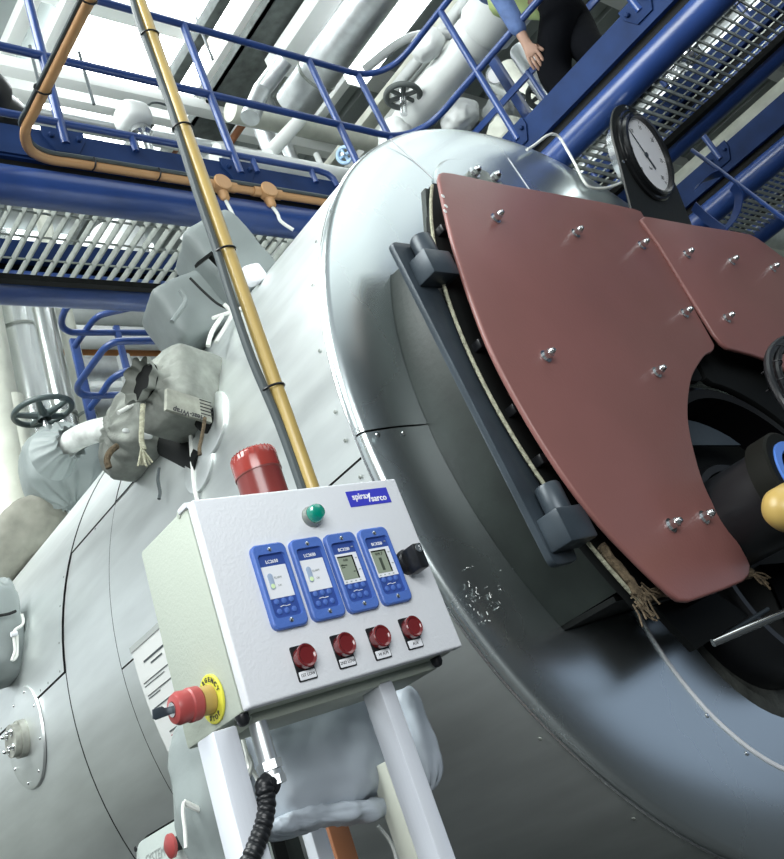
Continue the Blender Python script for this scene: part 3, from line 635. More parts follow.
def arctext(s_, r, a_mid, da, flip, size):
    for k, ch in enumerate(s_):
        a = math.radians(a_mid + (k - (len(s_) - 1) / 2) * da); Yd, Zd = V((0, -1, 0)), V((0, 0, 1))   # seen from -X: right is -Y
        rad = Yd * math.cos(a) + Zd * math.sin(a); tan = Yd * -math.sin(a) + Zd * math.cos(a)
        xd = -tan if not flip else tan; yd = rad if not flip else -rad
        text(ch, size, V((x0 - .0026, e.y, e.z)) + rad * r, xd, yd, INK, 'stop_text', es, bold=.0002, th=.0006)
arctext('EMERGENCY', .0242, 90, -19, False, .0085)
arctext('STOP', .0242, 270, 19, True, .0085)
# beacon
q = U(262, 489, 'z', zt); bc = V((q.x, 1.165, zt)); bc.x = U(262, 485, 'y', 1.165).x
b = MB(); b.lathe(bc, (0, 0, 1), [(0, .0385), (.066, .0385), (.067, .040), (.069, .040), (.069, 0)], 40); bl = b.build('beacon', BEACON, panel, label='red beacon dome on the cabinet top')
b = MB(); b.lathe(bc + V((0, 0, .069)), (0, 0, 1), [(0, .0398), (.022, .0398), (.032, .0385), (.037, .035), (.040, .029), (.041, 0)], 48); b.build('beacon_dome', BEACD, bl)
b = MB()
for k in range(30):
    t = 2 * PI * k / 30; d = V((math.cos(t), math.sin(t), 0)); b.sweep([bc + d * .0392 + V((0, 0, .092)), bc + d * .0388 + V((0, 0, .101)), bc + d * .035 + V((0, 0, .107))], .0009, 5)
b.build('dome_ribs', BEACD, bl)
# rubber feet, gland and ribbed hose beneath
for px, py in ((248, 719), (440, 662)):
    p = U(px, py, 'z', zb - .008) ; b = MB(); b.lathe((p.x, max(YP + .035, min(1.2, p.y)), zb + .001), (0, 0, -1), [(0, .009), (.008, .009), (.013, .006), (.0145, 0)], 18); b.build('hinge_cap', BLKPL, panel)
g = U(258, 725, 'y', 1.135); gz = zb - .011
b = MB(); b.cyl((g.x, 1.135, gz), (g.x, 1.135, gz - .048), .0125, 24); gp_ = b.build('conduit_stub', DUCT, panel)
b = MB()
for h, r, n_ in ((.048, .0165, 6), (.060, .0145, 24), (.066, .0165, 6)): b.lathe((g.x, 1.135, gz - h), (0, 0, -1), [(0, 0), (0, r), (.011, r), (.011, 0)], n_)
b.build('gland_nut', DUCT, gp_)
hp = [V((g.x, 1.135, gz - .076))] + [U(x, y, 'y', 1.13) for x, y in ((264.5, 785), (266.5, 803), (263, 825), (256, 845), (248, 866), (240, 890), (234, 925), (232, 970), (240, 1050), (262, 1150), (300, 1290))]
pts = smooth(hp, 14); fine = []
L = 0; dense = []
for a_, c_ in zip(pts, pts[1:]):
    n_ = max(1, int((c_ - a_).length / .0022))
    for k in range(n_): dense.append(a_.lerp(c_, k / n_))
radii = [.0104 + .0022 * abs(math.sin(i * PI / 4.4)) ** .6 for i in range(len(dense))]
b = MB(); b.sweep(dense, 0, 14, radii=radii); b.build('ribbed_hose', BLKPL, panel)
# posts
LEG = mat('anodised_leg', (0.74, 0.77, 0.83), 0.36, 0.35, bump=.05, bscale=8, stretch=(30, 30, 1))
for (pxa, pxb, py, yf) in ((237, 265.5, 830, 1.13), (394.0, 410.0, 729, 1.13)):
    xa = U(pxa, py, 'y', yf).x; xb = U(pxb, py, 'y', yf).x; ztop = zb - .006
    if pxa < 300: xb = xa + .037; 
    b = MB(); b.box((xa, yf, 0), (xb, yf + .045, ztop), .003); lg_ = b.build('leg', LEG, panel)
    b = MB(); b.box((xa - .03, yf - .03, 0), (xb + .03, yf + .075, .008), .001); b.build('foot_plate', LEG, lg_)
# ================================================================== OCHRE CONDUIT (vertical) with grey cable
vy = 1.42; pa = U(310, 483, 'y', vy); xr = U(316.5, 483, 'y', vy).x; xl = U(303.5, 483, 'y', vy).x
cr = (xr - xl) / 2; cxp = (xr + xl) / 2
vc = thing('vertical_conduit', 'tall ochre painted vertical conduit with a grey cable tied along it', 'conduit', (cxp, vy, 0))
b = MB(); b.cyl((cxp, vy, 1.56), (cxp, vy, 7.7), cr, 28); b.build('tube', OCHRE, vc)
b = MB(); b.box((cxp - .05, 1.258, 1.60), (cxp - .01, vy + .03, 1.63), .002); b.box((cxp - .05, 1.258, 1.60), (cxp + .05, 1.262, 1.66)); b.build('wall_bracket', GALV, vc)
b = MB(); pts = []
for k in range(36):
    z = 1.58 + k * .165; w = .004 * math.sin(k * 1.9); bow = .012 * max(0, math.sin((z - 2.05) / .75 * PI)) if 2.05 < z < 2.8 else 0
    pts.append(V((cxp - cr - .006 - w - bow, vy + cr * .35, z)))
b.sweep(smooth(pts, 4), .0105, 10); b.build('cable', CABLE, vc)
for px, py in ((283, 388), (236, 252), (184, 128), (153, 36)):
    z = U(px, py, 'y', vy).z; b = MB(); b.sweep([V((cxp - .008 + (cr + .011) * math.cos(t * PI / 10), vy + .001 + (cr + .005) * math.sin(t * PI / 10), z + .004 * math.cos(t * PI / 10))) for t in range(20)], .0030, 6, closed=True); b.build('cable_tie', BLKPL, vc)
# ================================================================== CANVAS INSULATION JACKETS
def bag_mesh(c, ax, half, n=4.5, cinch=(), wr=.012, wf=9, seed=0, cuts=18, ripple=11, sag=0):
    c = V(c); b2 = bmesh.new(); bmesh.ops.create_cube(b2, size=2); bmesh.ops.subdivide_edges(b2, edges=b2.edges[:], cuts=cuts, use_grid_fill=True)
    ax = [V(a).normalized() for a in ax]; off = V((seed * 3.7, seed * 1.3, seed * 2.1)); mh = min(half)
    for v in b2.verts:
        p = v.co; k = (abs(p.x) ** n + abs(p.y) ** n + abs(p.z) ** n) ** (1 / n); q = p / k
        rad = 1.0; pull = 0
        for (i, sgn, cr_, st) in cinch:
            t = q[i] * sgn
            if t > st:
                f = min(1, (t - st) / (1 - st)); j, l = (i + 1) % 3, (i + 2) % 3
                th = math.atan2(q[l], q[j]); sc = 1 - (1 - cr_) * f ** 1.6
                sc *= 1 + .10 * f * math.sin(ripple * th + seed) + .05 * f * math.sin((ripple * 2 + 3) * th + 2 * seed)
                q[j] *= sc; q[l] *= sc; q[i] += sgn * .05 * f * math.sin(ripple * th + 1.2)
        w = V((q.x * half[0], q.y * half[1], q.z * half[2]))
        nz = noise.noise(w * wf + off) + .5 * noise.noise(w * wf * 2.3 + off) + .25 * abs(noise.noise(w * wf * 5 + off))
        nr = V((q.x / half[0], q.y / half[1], q.z / half[2])).normalized()
        w += nr * nz * wr
        if sag: w.z -= sag * (1 - q.x * q.x) * (1 - q.y * q.y) * (q.z < 0)
        v.co = V(c) + ax[0] * w.x + ax[1] * w.y + ax[2] * w.z
    return b2
def jacket(label, c, ax, half, m, group=None, root=None, **kw):
    o = thing('insulation_jacket', label, 'insulation jacket', c, group)
    b = MB(); b.merge(bag_mesh(c, ax, half, **kw)); b.build('canvas_cover', m, o, sharp=70)
    return o
def ruffle(b, c, ax, prof, folds=11, amp=.16, seed=0, n=110):
    a, e, d = frame(ax); c = V(c); rings = []; m = len(prof)
    for j, (h, r) in enumerate(prof):
        ring = []
        for k in range(n):
            t = 2 * PI * k / n; q = amp * (j / (m - 1)) * (math.sin(folds * t + seed) + .2 * math.sin((folds * 2 + 1) * t + 2.3 * seed) + .4 * math.sin(3 * t + seed))
            ring.append(b.bm.verts.new(c + d * (h + .12 * r * q) + (a * math.cos(t) + e * math.sin(t)) * r * (1 + q)))
        rings.append(ring)
    for A, B in zip(rings, rings[1:]):
        for k in range(n): b.bm.faces.new((A[k], A[(k + 1) % n], B[(k + 1) % n], B[k]))
def cord(parent, pts, r=.006, m=WHITEC, name='draw_cord', n=5): b = MB(); b.sweep(smooth(pts, n), r, 8); return b.build(name, m, parent)
XN = V((-1, 0, 0))
# top jacket behind the ochre conduit
y1 = 2.25
c1 = U(226, 268, 'y', y1); ax1 = (V((.8, -.25, .45)), V((.3, .95, 0)), V((-.45, 0, .85)))
j = jacket('grey canvas jacket behind the ochre conduit, uppermost of the lagged fittings', c1, ax1, (.118, .13, .165), CANV, n=8, wr=.010, wf=6, seed=2)
b = MB(); b.prism([U(x, y, 'y', y1 - .16) for x, y in ((198, 265), (211, 255), (224, 268), (223, 262), (211.5, 251), (197, 262))], (0, .02, 0)); b.build('seam_flap', BLACK, j)
cord(j, [U(x, y, 'y', y1 - .14) for x, y in ((190, 278), (204, 292), (218, 304), (230, 309))], .0045, SEAM, 'seam_edge')
b = MB(); b.merge(bag_mesh(U(254, 275, 'y', 2.0), (V((.9, -.1, .3)), V((0, 1, 0)), V((-.3, 0, .9))), (.038, .02, .036), n=6, wr=.003, seed=4, cuts=8)); tg = b.build('label_tab', PANEL, j, sharp=70)
pt_ = [U(x, y, 'y', 1.965) for x, y in ((247, 279), (255, 282))]
# second jacket
c2 = U(190, 318, 'y', 2.42); ax2 = (V((.85, -.3, .3)), V((.3, .95, .1)), V((-.35, 0, .93)))
j = jacket('smooth grey canvas jacket between the uppermost and the printed jacket', c2, ax2, (.125, .14, .12), CANV, n=9, wr=.010, wf=5, seed=7)
cord(j, [U(x, y, 'y', 2.22) for x, y in ((180, 290), (186, 300), (179, 312), (172, 322))], .009, CANV, 'folded_seam')
cord(j, [U(x, y, 'y', 2.1) for x, y in ((224, 304), (232, 311), (240, 309))], .007); cord(j, [U(x, y, 'y', 2.1) for x, y in ((233, 311), (228, 322), (216, 342))], .007)
cord(j, [U(x, y, 'y', 2.1) for x, y in ((231, 312), (222, 315), (213, 318))], .007); cord(j, [U(x, y, 'y', 2.1) for x, y in ((222, 316), (212, 332), (208, 346))], .008)
# printed jacket
c3 = U(184, 394, 'y', 2.22); ax3 = (V((-.95, -.22, .17)), V((-.22, .97, .04)), V((.17, 0, .98)))
j = jacket('dirty grey canvas jacket with printed panel and open gathered mouth', c3, ax3, (.130, .12, .125), CANVD, n=5, cinch=((0, 1, .72, .6),), wr=.006, wf=9, seed=11)
b = MB(); mo = c3 + ax3[0] * .128; b.lathe(mo, ax3[0], [(0, 0), (.022, .062), (.020, .0)], 16); b.build('mouth_shade_disc', BLACK, j)  # black disc painted for the dark inside of the mouth
b = MB(); ruffle(b, c3 + ax3[0] * .09, ax3[0], [(0, .100), (.02, .085), (.04, .060), (.06, .058), (.085, .072), (.095, .070)], 8, .12, 2); b.build('gathered_mouth', CANVD, j, sharp=80)
xs, zs = -ax3[0].normalized(), ax3[2].normalized(); pl0 = c3 - ax3[1].normalized() * .1235; pn = ax3[1].normalized()
q = UP(190, 406, pl0, pn); b = MB(); b.prism([q + xs * a + zs * c - pn * .004 + pn * .004 for a, c in ((-.09, -.036), (.08, -.036), (.08, .040), (-.08, .040))], pn * .012, .002); lp_ = b.build('printed_panel', mat('printed_tan_canvas', (.33, .34, .29), .7, var=.25, vscale=25), j)
text('Heat-Wrap', .026, UP(190, 414, pl0 - pn * .001, pn), -xs, -zs, INK, 'print_text', lp_, shear=.3, bold=.0006)
b = MB()
for k in range(5): p = q + xs * .04 + zs * (.034 - k * .012) - pn * .001; b.sweep([p, p + xs * .045], .0016, 5)
b.build('print_lines', INK, lp_)
cord(j, [U(x, y, 'y', 2.07) for x, y in ((143, 405), (142, 420), (141.5, 440), (144, 450))], .008, ROPE, 'twine'); 
b = MB(); p = U(143, 454, 'y', 2.07)
for k in range(12): b.sweep([p + V((0, 0, .02)), p + V((random.uniform(-.03, .03), random.uniform(-.01, .01), -.03 + random.uniform(-.01, .01)))], .003, 5)
b.build('twine_tassel', ROPE, j)
cord(j, [U(x, y, 'y', 2.08) for x, y in ((205, 418), (202, 436), (199.5, 448), (200, 455))], .006, ROPEB, 'twine'); 
# lower dirty jacket
c4 = U(153, 435, 'y', 2.62); ax4 = (V((-.97, .1, .2)), V((.1, 1, 0)), V((.2, 0, .97)))
j = jacket('dirty canvas jacket below the printed one with white paint spots', c4, ax4, (.165, .14, .125), CANVD, n=5.5, cinch=((0, 1, .72, .62),), wr=.013, wf=9, seed=15)
for px, py, s in ((146, 436, .014), (166, 440, .01), (126, 431, .008)):
    b = MB(); b.merge(bag_mesh(U(px, py, 'y', 2.475), ax4, (s * 1.6, .004, s), n=2.2, wr=.003, wf=30, seed=s * 900, cuts=6)); b.build('paint_spot', WHITEP, j, sharp=80)
cord(j, [U(x, y, 'y', 2.5) for x, y in ((117, 446), (110, 452), (107, 460), (109, 468))], .011, ROPEB, 'twine')
cord(j, [U(x, y, 'y', 2.45) for x, y in ((159, 468), (158, 480), (160, 492), (159, 499))], .006, CABLE, 'twine')
cord(j, [U(x, y, 'y', 2.5) for x, y in ((118, 413), (132, 405), (141, 398))], .008, WHITEC, 'twine')
# thin white cable hanging down the shell
b = MB(); b.sweep(smooth([on_barrel(190, 425, BR + .02), on_barrel(191, 440, BR + .015), on_barrel(193, 470, BR + .012), on_barrel(197, 500, BR + .012), on_barrel(215, 560, BR + .012)], 5), .007, 8); o = b.build('hanging_cable', WHITEC); tag(o, 'white cable hanging down the boiler shell above the control cabinet', 'cable')
# big gathered bag on the left with an elbow entering it
cb = U(63, 466, 'y', 4.6); ax = (V((1, -.3, 0)).normalized(), V((.3, 1, 0)).normalized(), V((-.05, 0, 1)))
j = jacket('large smooth grey drawstring jacket gathered round a white elbow', cb, ax, (.225, .22, .25), CANV, n=2.7, cinch=((2, 1, .5, .3), (2, -1, .7, .45)), wr=.016, wf=4, seed=21, ripple=12, cuts=26)
ep = smooth([U(66, 446, 'y', 4.15), U(74, 440, 'y', 4.08), U(86, 434, 'y', 4.0), U(100, 430, 'y', 3.9), U(116, 428, 'y', 3.75), U(130, 428, 'y', 3.6)], 5)
b = MB(); b.sweep(ep, .062, 20); o = b.build('elbow_pipe', mat('worn_white_pipe', (.50, .52, .50), .5, var=.25, vscale=16))
b = MB(); ed = (ep[6] - ep[0]).normalized(); ruffle(b, ep[0] - ed * .10, ed, [(-.02, .14), (.0, .13), (.05, .10), (.10, .072), (.13, .080), (.15, .088)], 12, .09, 4); b.build('gathered_collar', CANV, j, sharp=80)
tag(o, 'fat white elbow pipe between the drawstring jacket and the dirty jackets', 'pipe')
cq = U(14, 550, 'y', 4.9); j = jacket('tan stained lagging cloth bundle beneath the drawstring jacket', cq, (V((1, -.4, .5)), V((.4, 1, 0)), V((-.4, 0, .9))), (.33, .25, .17), CANVT, n=3, wr=.035, wf=4, seed=31)
cq = U(-14, 634, 'y', 3.92); j = jacket('grey jacket with white toggle cord at the left frame edge', cq, (V((1, -.2, 0)), V((.2, 1, 0)), V((0, 0, 1))), (.142, .14, .218), CANV, n=3.2, cinch=((2, 1, .8, .6),), wr=.015, wf=7, seed=33)
cord(j, [U(x, y, 'y', 3.755) for x, y in ((22, 614), (23, 624), (14, 632), (15, 650), (12, 660), (17, 655), (17, 635))], .006)
cord(j, [U(x, y, 'y', 3.745) for x, y in ((-4, 616), (8, 614), (16, 611))], .006, SEAM, 'seam_edge')
b = MB(); p = U(14, 634, 'y', 3.745); b.lathe(p, (1, 0, 0), [(-.012, 0), (-.012, .01), (.012, .01), (.012, 0)], 12); b.build('toggle', PANEL, j)
# jackets beneath the panel
zp1, zp0 = U(330, 690, 'y', 1.35).z, U(335, 812, 'y', 1.35).z
xp0, xp1 = U(277, 800, 'y', 1.35).x, U(384, 760, 'y', 1.35).x
cu_ = V(((xp0 + xp1) / 2, 1.40, (zp0 + zp1) / 2)); axu = (V((1, 0, .02)), V((0, 1, 0)), V((-.02, 0, 1)))
j = jacket('big blue-grey quilted jacket hanging between the two panel posts', cu_, axu, ((xp1 - xp0) / 2, .07, (zp1 - zp0) / 2), CANVB, n=7, cinch=((2, -1, .93, .7),), wr=.011, wf=8, seed=41, ripple=9, cuts=24)
b = MB(); hA, hB = U(283, 823, 'y', 1.352), U(388, 806, 'y', 1.352); hx_ = (hB - hA).normalized()
b.merge(bag_mesh((hA + hB) / 2, (hx_, V((0, 1, 0)), V((0, 0, 1))), ((hB - hA).length / 2 + .012, .026, .015), n=3, wr=.008, wf=26, seed=52, cuts=30)); b.build('gathered_hem', CANVB, j, sharp=80)
cu2 = U(411, 740, 'y', 1.40); j = jacket('blue-grey canvas jacket showing on the boiler side of the right post', cu2, (V((1, 0, -.1)), V((0, 1, 0)), V((.1, 0, 1))), (.030, .05, .085), CANVB, n=3.2, cinch=((2, -1, .7, .5),), wr=.014, wf=9, seed=43)
cu3 = U(219, 812, 'y', 1.45); j = jacket('grey canvas jacket tied with white cord behind the left post', cu3, (V((1, 0, 0)), V((0, 1, 0)), V((-.02, 0, 1))), (.047, .06, .15), CANV, n=3.4, wr=.014, wf=7, seed=45)
cord(j, [U(x, y, 'y', 1.415) for x, y in ((184, 802), (196, 808), (210, 813), (224, 817))], .0045)
cord(j, [U(x, y, 'y', 1.41) for x, y in ((184, 802), (183, 812), (185, 830), (186, 848))], .003)
b = MB(); b.merge(bag_mesh(U(187, 755, 'y', 1.5), (V((.6, 0, .75)), V((0, 1, 0)), V((-.75, 0, .6))), (.035, .02, .018), n=3, wr=.006, wf=18, seed=3, cuts=8)); b.build('cloth_flap', CANV, j, sharp=80)
cord(j, [U(x, y, 'y', 1.33) for x, y in ((242, 735), (246, 752), (250, 765), (258, 780), (266, 800))], .0035); cord(j, [U(x, y, 'y', 1.32) for x, y in ((247, 756), (250, 766), (247, 776))], .006, WHITEC, 'cord_knot')
# stand pipes and posts seen between the legs
b = MB(); p = U(343, 840, 'y', 1.55); b.box((p.x - .022, 1.55, 0), (p.x + .022, 1.594, p.z + .10), .004); o = b.build('brown_post', BROWN); tag(o, 'brown painted post below the quilted jacket', 'post')
b = MB(); p = U(324, 848, 'y', 1.50); b.box((p.x - .016, 1.50, 0), (p.x + .016, 1.53, p.z + .10), .003); o = b.build('grey_post', LEG); tag(o, 'aluminium post left of the brown post', 'post')
b = MB(); p = U(404, 800, 'y', 1.30); b.box((p.x - .012, 1.30, 0), (p.x + .012, 1.345, p.z + .06), .002); o = b.build('grey_angle', CREAMP); tag(o, 'drab painted strut close behind the right panel post', 'post')
b = MB(); b.sweep(smooth([U(x, y, 'y', 1.42) for x, y in ((378, 826), (388, 838), (394, 850), (398, 866))], 5), .003, 6); o = b.build('thin_wire', WHITEC); tag(o, 'thin white wire between the quilted jacket and right post', 'wire')
# grey terminal cover with red mushroom button, lower left
xp = 1.24
tl, tr_, bl_ = U(127, 866, 'x', xp), U(190, 814, 'x', xp), U(133, 848, 'x', xp)
zt_ = (U(145, 838, 'x', xp).z + U(180, 818, 'x', xp).z) / 2; yl = U(131, 853, 'x', xp).y
ic_ = thing('terminal_box', 'pale grey terminal box with red mushroom button at the foot of the shell', 'box', (xp + .06, yl - .3, 0))
yl2 = yl - .02
def yzr(y0, y1, z0, z1, r): return [(y, z) for y, z in rrect(y0, y1, z0, z1, r)]
b = MB(); b.prism([V((xp, y, z)) for y, z in yzr(yl2 - .62, yl2, zt_ - .34, zt_, .05)], (.05, 0, 0), .003); cv = b.build('cover', mat('pale_green_grey_paint', (.50, .56, .53), .45, bump=.1, bscale=80), ic_)
b = MB(); b.prism([V((xp + .022, y, z)) for y, z in yzr(yl2 - .63, yl2 + .008, zt_ - .35, zt_ + .008, .055)], (.03, 0, 0)); b.build('gasket', BLACK, ic_)
b = MB(); b.box((xp + .05, yl2 - .60, 0), (xp + .11, yl2 - .04, zt_ - .03)); b.build('back_box', DARKST, ic_)
pS = U(160, 845, 'x', xp); text('SYSTEM 3000', .034, V((xp - .0008, pS.y, zt_ - .05)), V((0, -1, 0)), V((0, 0, 1)), GREYP, 'plate_text', cv, shear=.25)
pm = U(181, 842, 'x', xp); b = MB(); b.lathe((xp, pm.y, pm.z), (-1, 0, 0), [(0, .016), (.022, .016), (.022, 0)], 20); mb = b.build('button_stem', BLKPL, cv)
b = MB(); b.lathe((xp - .02, pm.y, pm.z), (-1, 0, 0), [(0, .02), (.004, .027), (.012, .027), (.018, .018), (.019, 0)], 28); b.build('mushroom_button', REDPL, mb)
b = MB(); pq = U(136, 849, 'x', xp); b.lathe((xp, pq.y, pq.z), (-1, 0, 0), [(0, .007), (.003, .006), (.004, 0)], 10); b.build('screw', BLKPL, cv)
# ================================================================== WALKWAYS
ZT, ZM, ZK, ZG, TR = 4.845, 4.340, 3.949, 3.60, 0.074
def beam_A(par, y, x0, x1, front=True):
    b = MB(); b.cyl((x0, y, 3.618), (x1, y, 3.618), TR, 28); b.build('tube_beam', BLUE, par)
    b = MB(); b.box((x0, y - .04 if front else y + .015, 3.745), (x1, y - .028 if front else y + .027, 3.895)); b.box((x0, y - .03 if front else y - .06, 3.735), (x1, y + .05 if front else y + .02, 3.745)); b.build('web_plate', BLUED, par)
    b = MB(); b.box((x0, y - .012, 3.675), (x1, y + .05, 3.737)); b.build('gap_shade_strip', BLACK, par)  # black strip painted for the shade between web and tube
def grating(par, lo, hi, z, along, pitch=.042):
    b = MB(); (xa, ya), (xb, yb_) = lo, hi
    if along == 'y':
        n = int((xb - xa) / pitch)
        for k in range(n + 1): x = xa + k * pitch; b.box((x - .003, ya, z), (x + .003, yb_, z + .035))
        m = int((yb_ - ya) / .14)
        for k in range(1, m + 1): y = ya + k * .14; b.box((xa, y - .003, z + .022), (xb, y + .003, z + .029))
    else:
        n = int((yb_ - ya) / pitch)
        for k in range(n + 1): y = ya + k * pitch; b.box((xa, y - .003, z), (xb, y + .003, z + .028))
        m = int((xb - xa) / .085)
        for k in range(1, m + 1): x = xa + k * .085; b.box((x - .003, ya, z + .022), (x + .003, yb_, z + .029))
    return b.build('grating', GALV, par)
def bracket(par, p, n):
    n = V(n); t = V((-n.y, n.x, 0)); zz = V((0, 0, 1)); b = MB()
    pts = [p + t * a + zz * c for a, c in ((-.085, .05), (.085, .05), (.085, 0), (.045, -.075), (-.045, -.075), (-.085, 0))]
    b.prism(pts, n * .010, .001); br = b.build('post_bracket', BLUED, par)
    for s in (-1, 1): b = MB(); b.lathe(p + t * s * .055 + n * .010, n, [(0, .013), (.012, .013), (.016, .008), (.016, 0)], 6); b.build('bolt', BLUED, br)
wa = thing('steel_walkway', 'blue steel walkway with handrail crossing at the upper left behind the boiler', 'walkway', (1.5, 2.7, 3.6))
beam_A(wa, 2.40, -1.6, 3.50); beam_A(wa, 3.005, -1.6, 4.2, False)
grating(wa, (-1.0, 2.40), (3.5, 3.0), ZG, 'y', .056)
b = MB(); b.box((-1.0, 2.885, ZG - .03), (3.5, 2.92, ZG - .002)); b.build('support_angle', BLACK, wa)
yr = 2.355
cor = [V((3.15, yr, 0)), V((3.28, yr, 0)), V((3.38, yr - .015, 0)), V((3.46, yr - .06, 0)), V((3.52, yr - .14, 0)), V((3.544, yr - .25, 0)), V((3.544, yr - .4, 0))]
for z, nm in ((ZT, 'top_rail'), (ZM, 'mid_rail')):
    pts = [V((-1.6, yr, z))] + [p + V((0, 0, z)) for p in smooth(cor, 5)] + [V((3.544, -.3, z))]
    b = MB(); b.sweep(pts, .0195, 14); b.build(nm, BLUE, wa)
b = MB(); b.sweep([V((-1.6, yr, ZK)), V((2.66, yr, ZK)), V((2.72, yr, ZK - .012)), V((2.745, yr, ZK - .04)), V((2.75, yr, ZK - .09))], .016, 12); b.build('kick_rail', BLUE, wa)
for x in (.58, 1.375, 2.178, 2.97, 3.33):
    b = MB(); b.sweep([V((x, yr, 3.83)), V((x, yr, ZT))], .0195, 14); b.build('post', BLUE, wa)
    if x < 3.2: bracket(wa, V((x, 2.36, 3.86)), (0, -1, 0))
for x in (1.68, 2.28, 2.62): b = MB(); b.sweep([V((x, yr, 3.86)), V((x, yr, ZK))], .014, 8); b.build('kick_stub', BLUE, wa)
wb = thing('steel_walkway', 'blue steel walkway running overhead at the upper right where a person stands', 'walkway', (3.95, 0, 3.6))
def beam_B(par, x, y0, y1, face=-1):
    b = MB(); b.cyl((x, y0, 3.618), (x, y1, 3.618), TR, 28); b.build('tube_beam', BLUE, par)
    b = MB(); xa = x - .04 if face < 0 else x + .03; b.box((xa, y0, 3.745), (xa + .012, y1, 3.895)); b.box((x - .05, y0, 3.735), (x + .05, y1, 3.745)); b.build('web_plate', BLUED, par)
    b = MB(); b.box((x - .02, y0, 3.675), (x + .05, y1, 3.737)); b.build('gap_shade_strip', BLACK, par)  # same black strip for the shaded gap over the tube
beam_B(wb, 3.585, -1.2, 2.30); beam_B(wb, 4.29, -1.2, 2.90, 1)
grating(wb, (3.585, -1.2), (4.29, 2.9), ZG, 'x', .047)
b = MB(); b.box((4.16, -1.2, ZG - .035), (4.20, 2.9, ZG - .002)); b.build('support_angle', BLACK, wb)
zk2 = U(505, 100, 'x', 4.33).z; b = MB(); b.box((4.322, -1.2, zk2 - .024), (4.338, 2.6, zk2 + .024), .003); b.build('far_rail', BLUE, wb)
for y_ in (-.4, .75, 1.9): b = MB(); b.sweep([V((4.33, y_, 3.7)), V((4.33, y_, zk2 + .02))], .018, 10); b.build('far_post', BLUE, wb)
for px, py, top in ((515.7, 135, ZT), (640, 10, ZT)):
    q = U(px, py, 'x', 3.544); b = MB(); b.sweep([V((3.544, q.y, 3.83)), V((3.544, q.y, top))], .0195, 14); b.build('post', BLUE, wb); bracket(wb, V((3.545, q.y, 3.86)), (-1, 0, 0))
wc = thing('steel_walkway', 'farther blue steel walkway at the right edge above the right guard plate', 'walkway', (5.2, 0, 3.6))
xC = U(740, 171, 'z', 3.68).x + .06
beam_B(wc, xC, -1.5, 3.6); beam_B(wc, xC + .78, -1.5, 3.6, 1); grating(wc, (xC, -1.5), (xC + .78, 3.6), ZG, 'x')
q = U(722, 160, 'x', xC - .04); b = MB(); b.sweep([V((xC - .045, q.y, 3.83)), V((xC - .045, q.y, 4.84))], .0195, 12); b.build('post', BLUE, wc); bracket(wc, V((xC - .04, q.y, 3.86)), (-1, 0, 0))
hg = thing('pipe_hanger', 'slim blue rod with a curved strap crossing under the farther walkway at right', 'hanger', U(735, 185, 'x', 4.6))
b = MB(); b.sweep([U(692, 150, 'x', 4.7), U(722, 172, 'x', 4.65), U(755, 197, 'x', 4.6), U(800, 231, 'x', 4.5)], .012, 10); b.build('rod', BLUE, hg)
for pl in (((733, 186), (739, 195), (738, 208), (733, 220), (724, 231)), ((694, 206), (708, 219), (724, 231)), ((722, 172), (712, 176), (702, 182), (694, 189))):
    pp = smooth([U(x, y, 'x', 4.62) for x, y in pl], 5); b = MB(); pts = list(pp)
    for k in range(len(pts)):
        t = (pp[min(k + 1, len(pp) - 1)] - pp[max(k - 1, 0)]).normalized(); s = V((.35, .9, .2)); s = (s - t * s.dot(t)).normalized()
        pts[k] = (b.bm.verts.new(pp[k] - s * .03), b.bm.verts.new(pp[k] + s * .03))
    for A, B in zip(pts, pts[1:]): b.bm.faces.new((A[0], A[1], B[1], B[0]))
    b.solid(.006); b.build('strap', BLUE, hg)
# buff conduit along the left walkway with two junction boxes
yc2 = 2.325; zc = U(130, 172, 'y', yc2).z
k0 = U(36, 148, 'y', yc2); bx = U(29, 122, 'z', zc).x
oc = thing('buff_conduit', 'buff orange conduit bending along the blue walkway beam with two round junction boxes', 'conduit', (2.0, yc2, zc))
pts = [V((bx, -.6, zc)), V((bx, .6, zc)), V((bx, 1.5, zc)), V((bx, 1.9, zc)), V((bx, 2.05, zc)), V((bx, 2.12, zc)), V((bx, 2.19, zc)), V((bx + .02, 2.25, zc)), V((bx + .06, 2.30, zc)), V((bx + .13, yc2, zc)), V((bx + .22, yc2, zc)), V((bx + .35, yc2, zc)), V((bx + .8, yc2, zc)), V((2.2, yc2, zc)), V((3.05, yc2, zc))]
b = MB(); b.sweep(smooth(pts, 5), .0185, 14); b.build('tube', ORNG, oc)
b = MB(); b.sweep(smooth([p + V((-.022, -.012, .012)) for p in pts[:7]] + [p + V((0, -.02, .018)) for p in pts[7:]], 5), .009, 8); b.build('cable', CABLE, oc)
for px in (221, 268):
    q = U(px, 180 if px < 240 else 189, 'y', yc2 - .02); p = V((q.x, yc2 + .01, zc)); b = MB()
    b.lathe(p, (0, -1, 0), [(0, .042), (.04, .042), (.044, .038), (.044, 0)], 28); b.cyl(p + V((-.075, -.012, 0)), p + V((.075, -.012, 0)), .024, 16); b.lathe(p + V((0, -.012, 0)), (0, 0, -1), [(.0, .024), (.075, .022), (.085, .015), (.085, 0)], 16)
    jb = b.build('junction_box', ORNG, oc)
    tail = [p + V((0, -.012, -.08)), p + V((.006, -.015, -.14)), p + V((.012, -.02, -.22)), p + V((.03, -.03, -.30))]
    if px > 240: tail = [p + V((0, -.012, -.08)), p + V((.012, -.015, -.12)), p + V((.01, -.02, -.17)), p + V((.05, -.03, -.22))]
    b = MB(); b.sweep(smooth(tail, 4), .008, 8); b.build('flying_lead', WHITEC, jb)
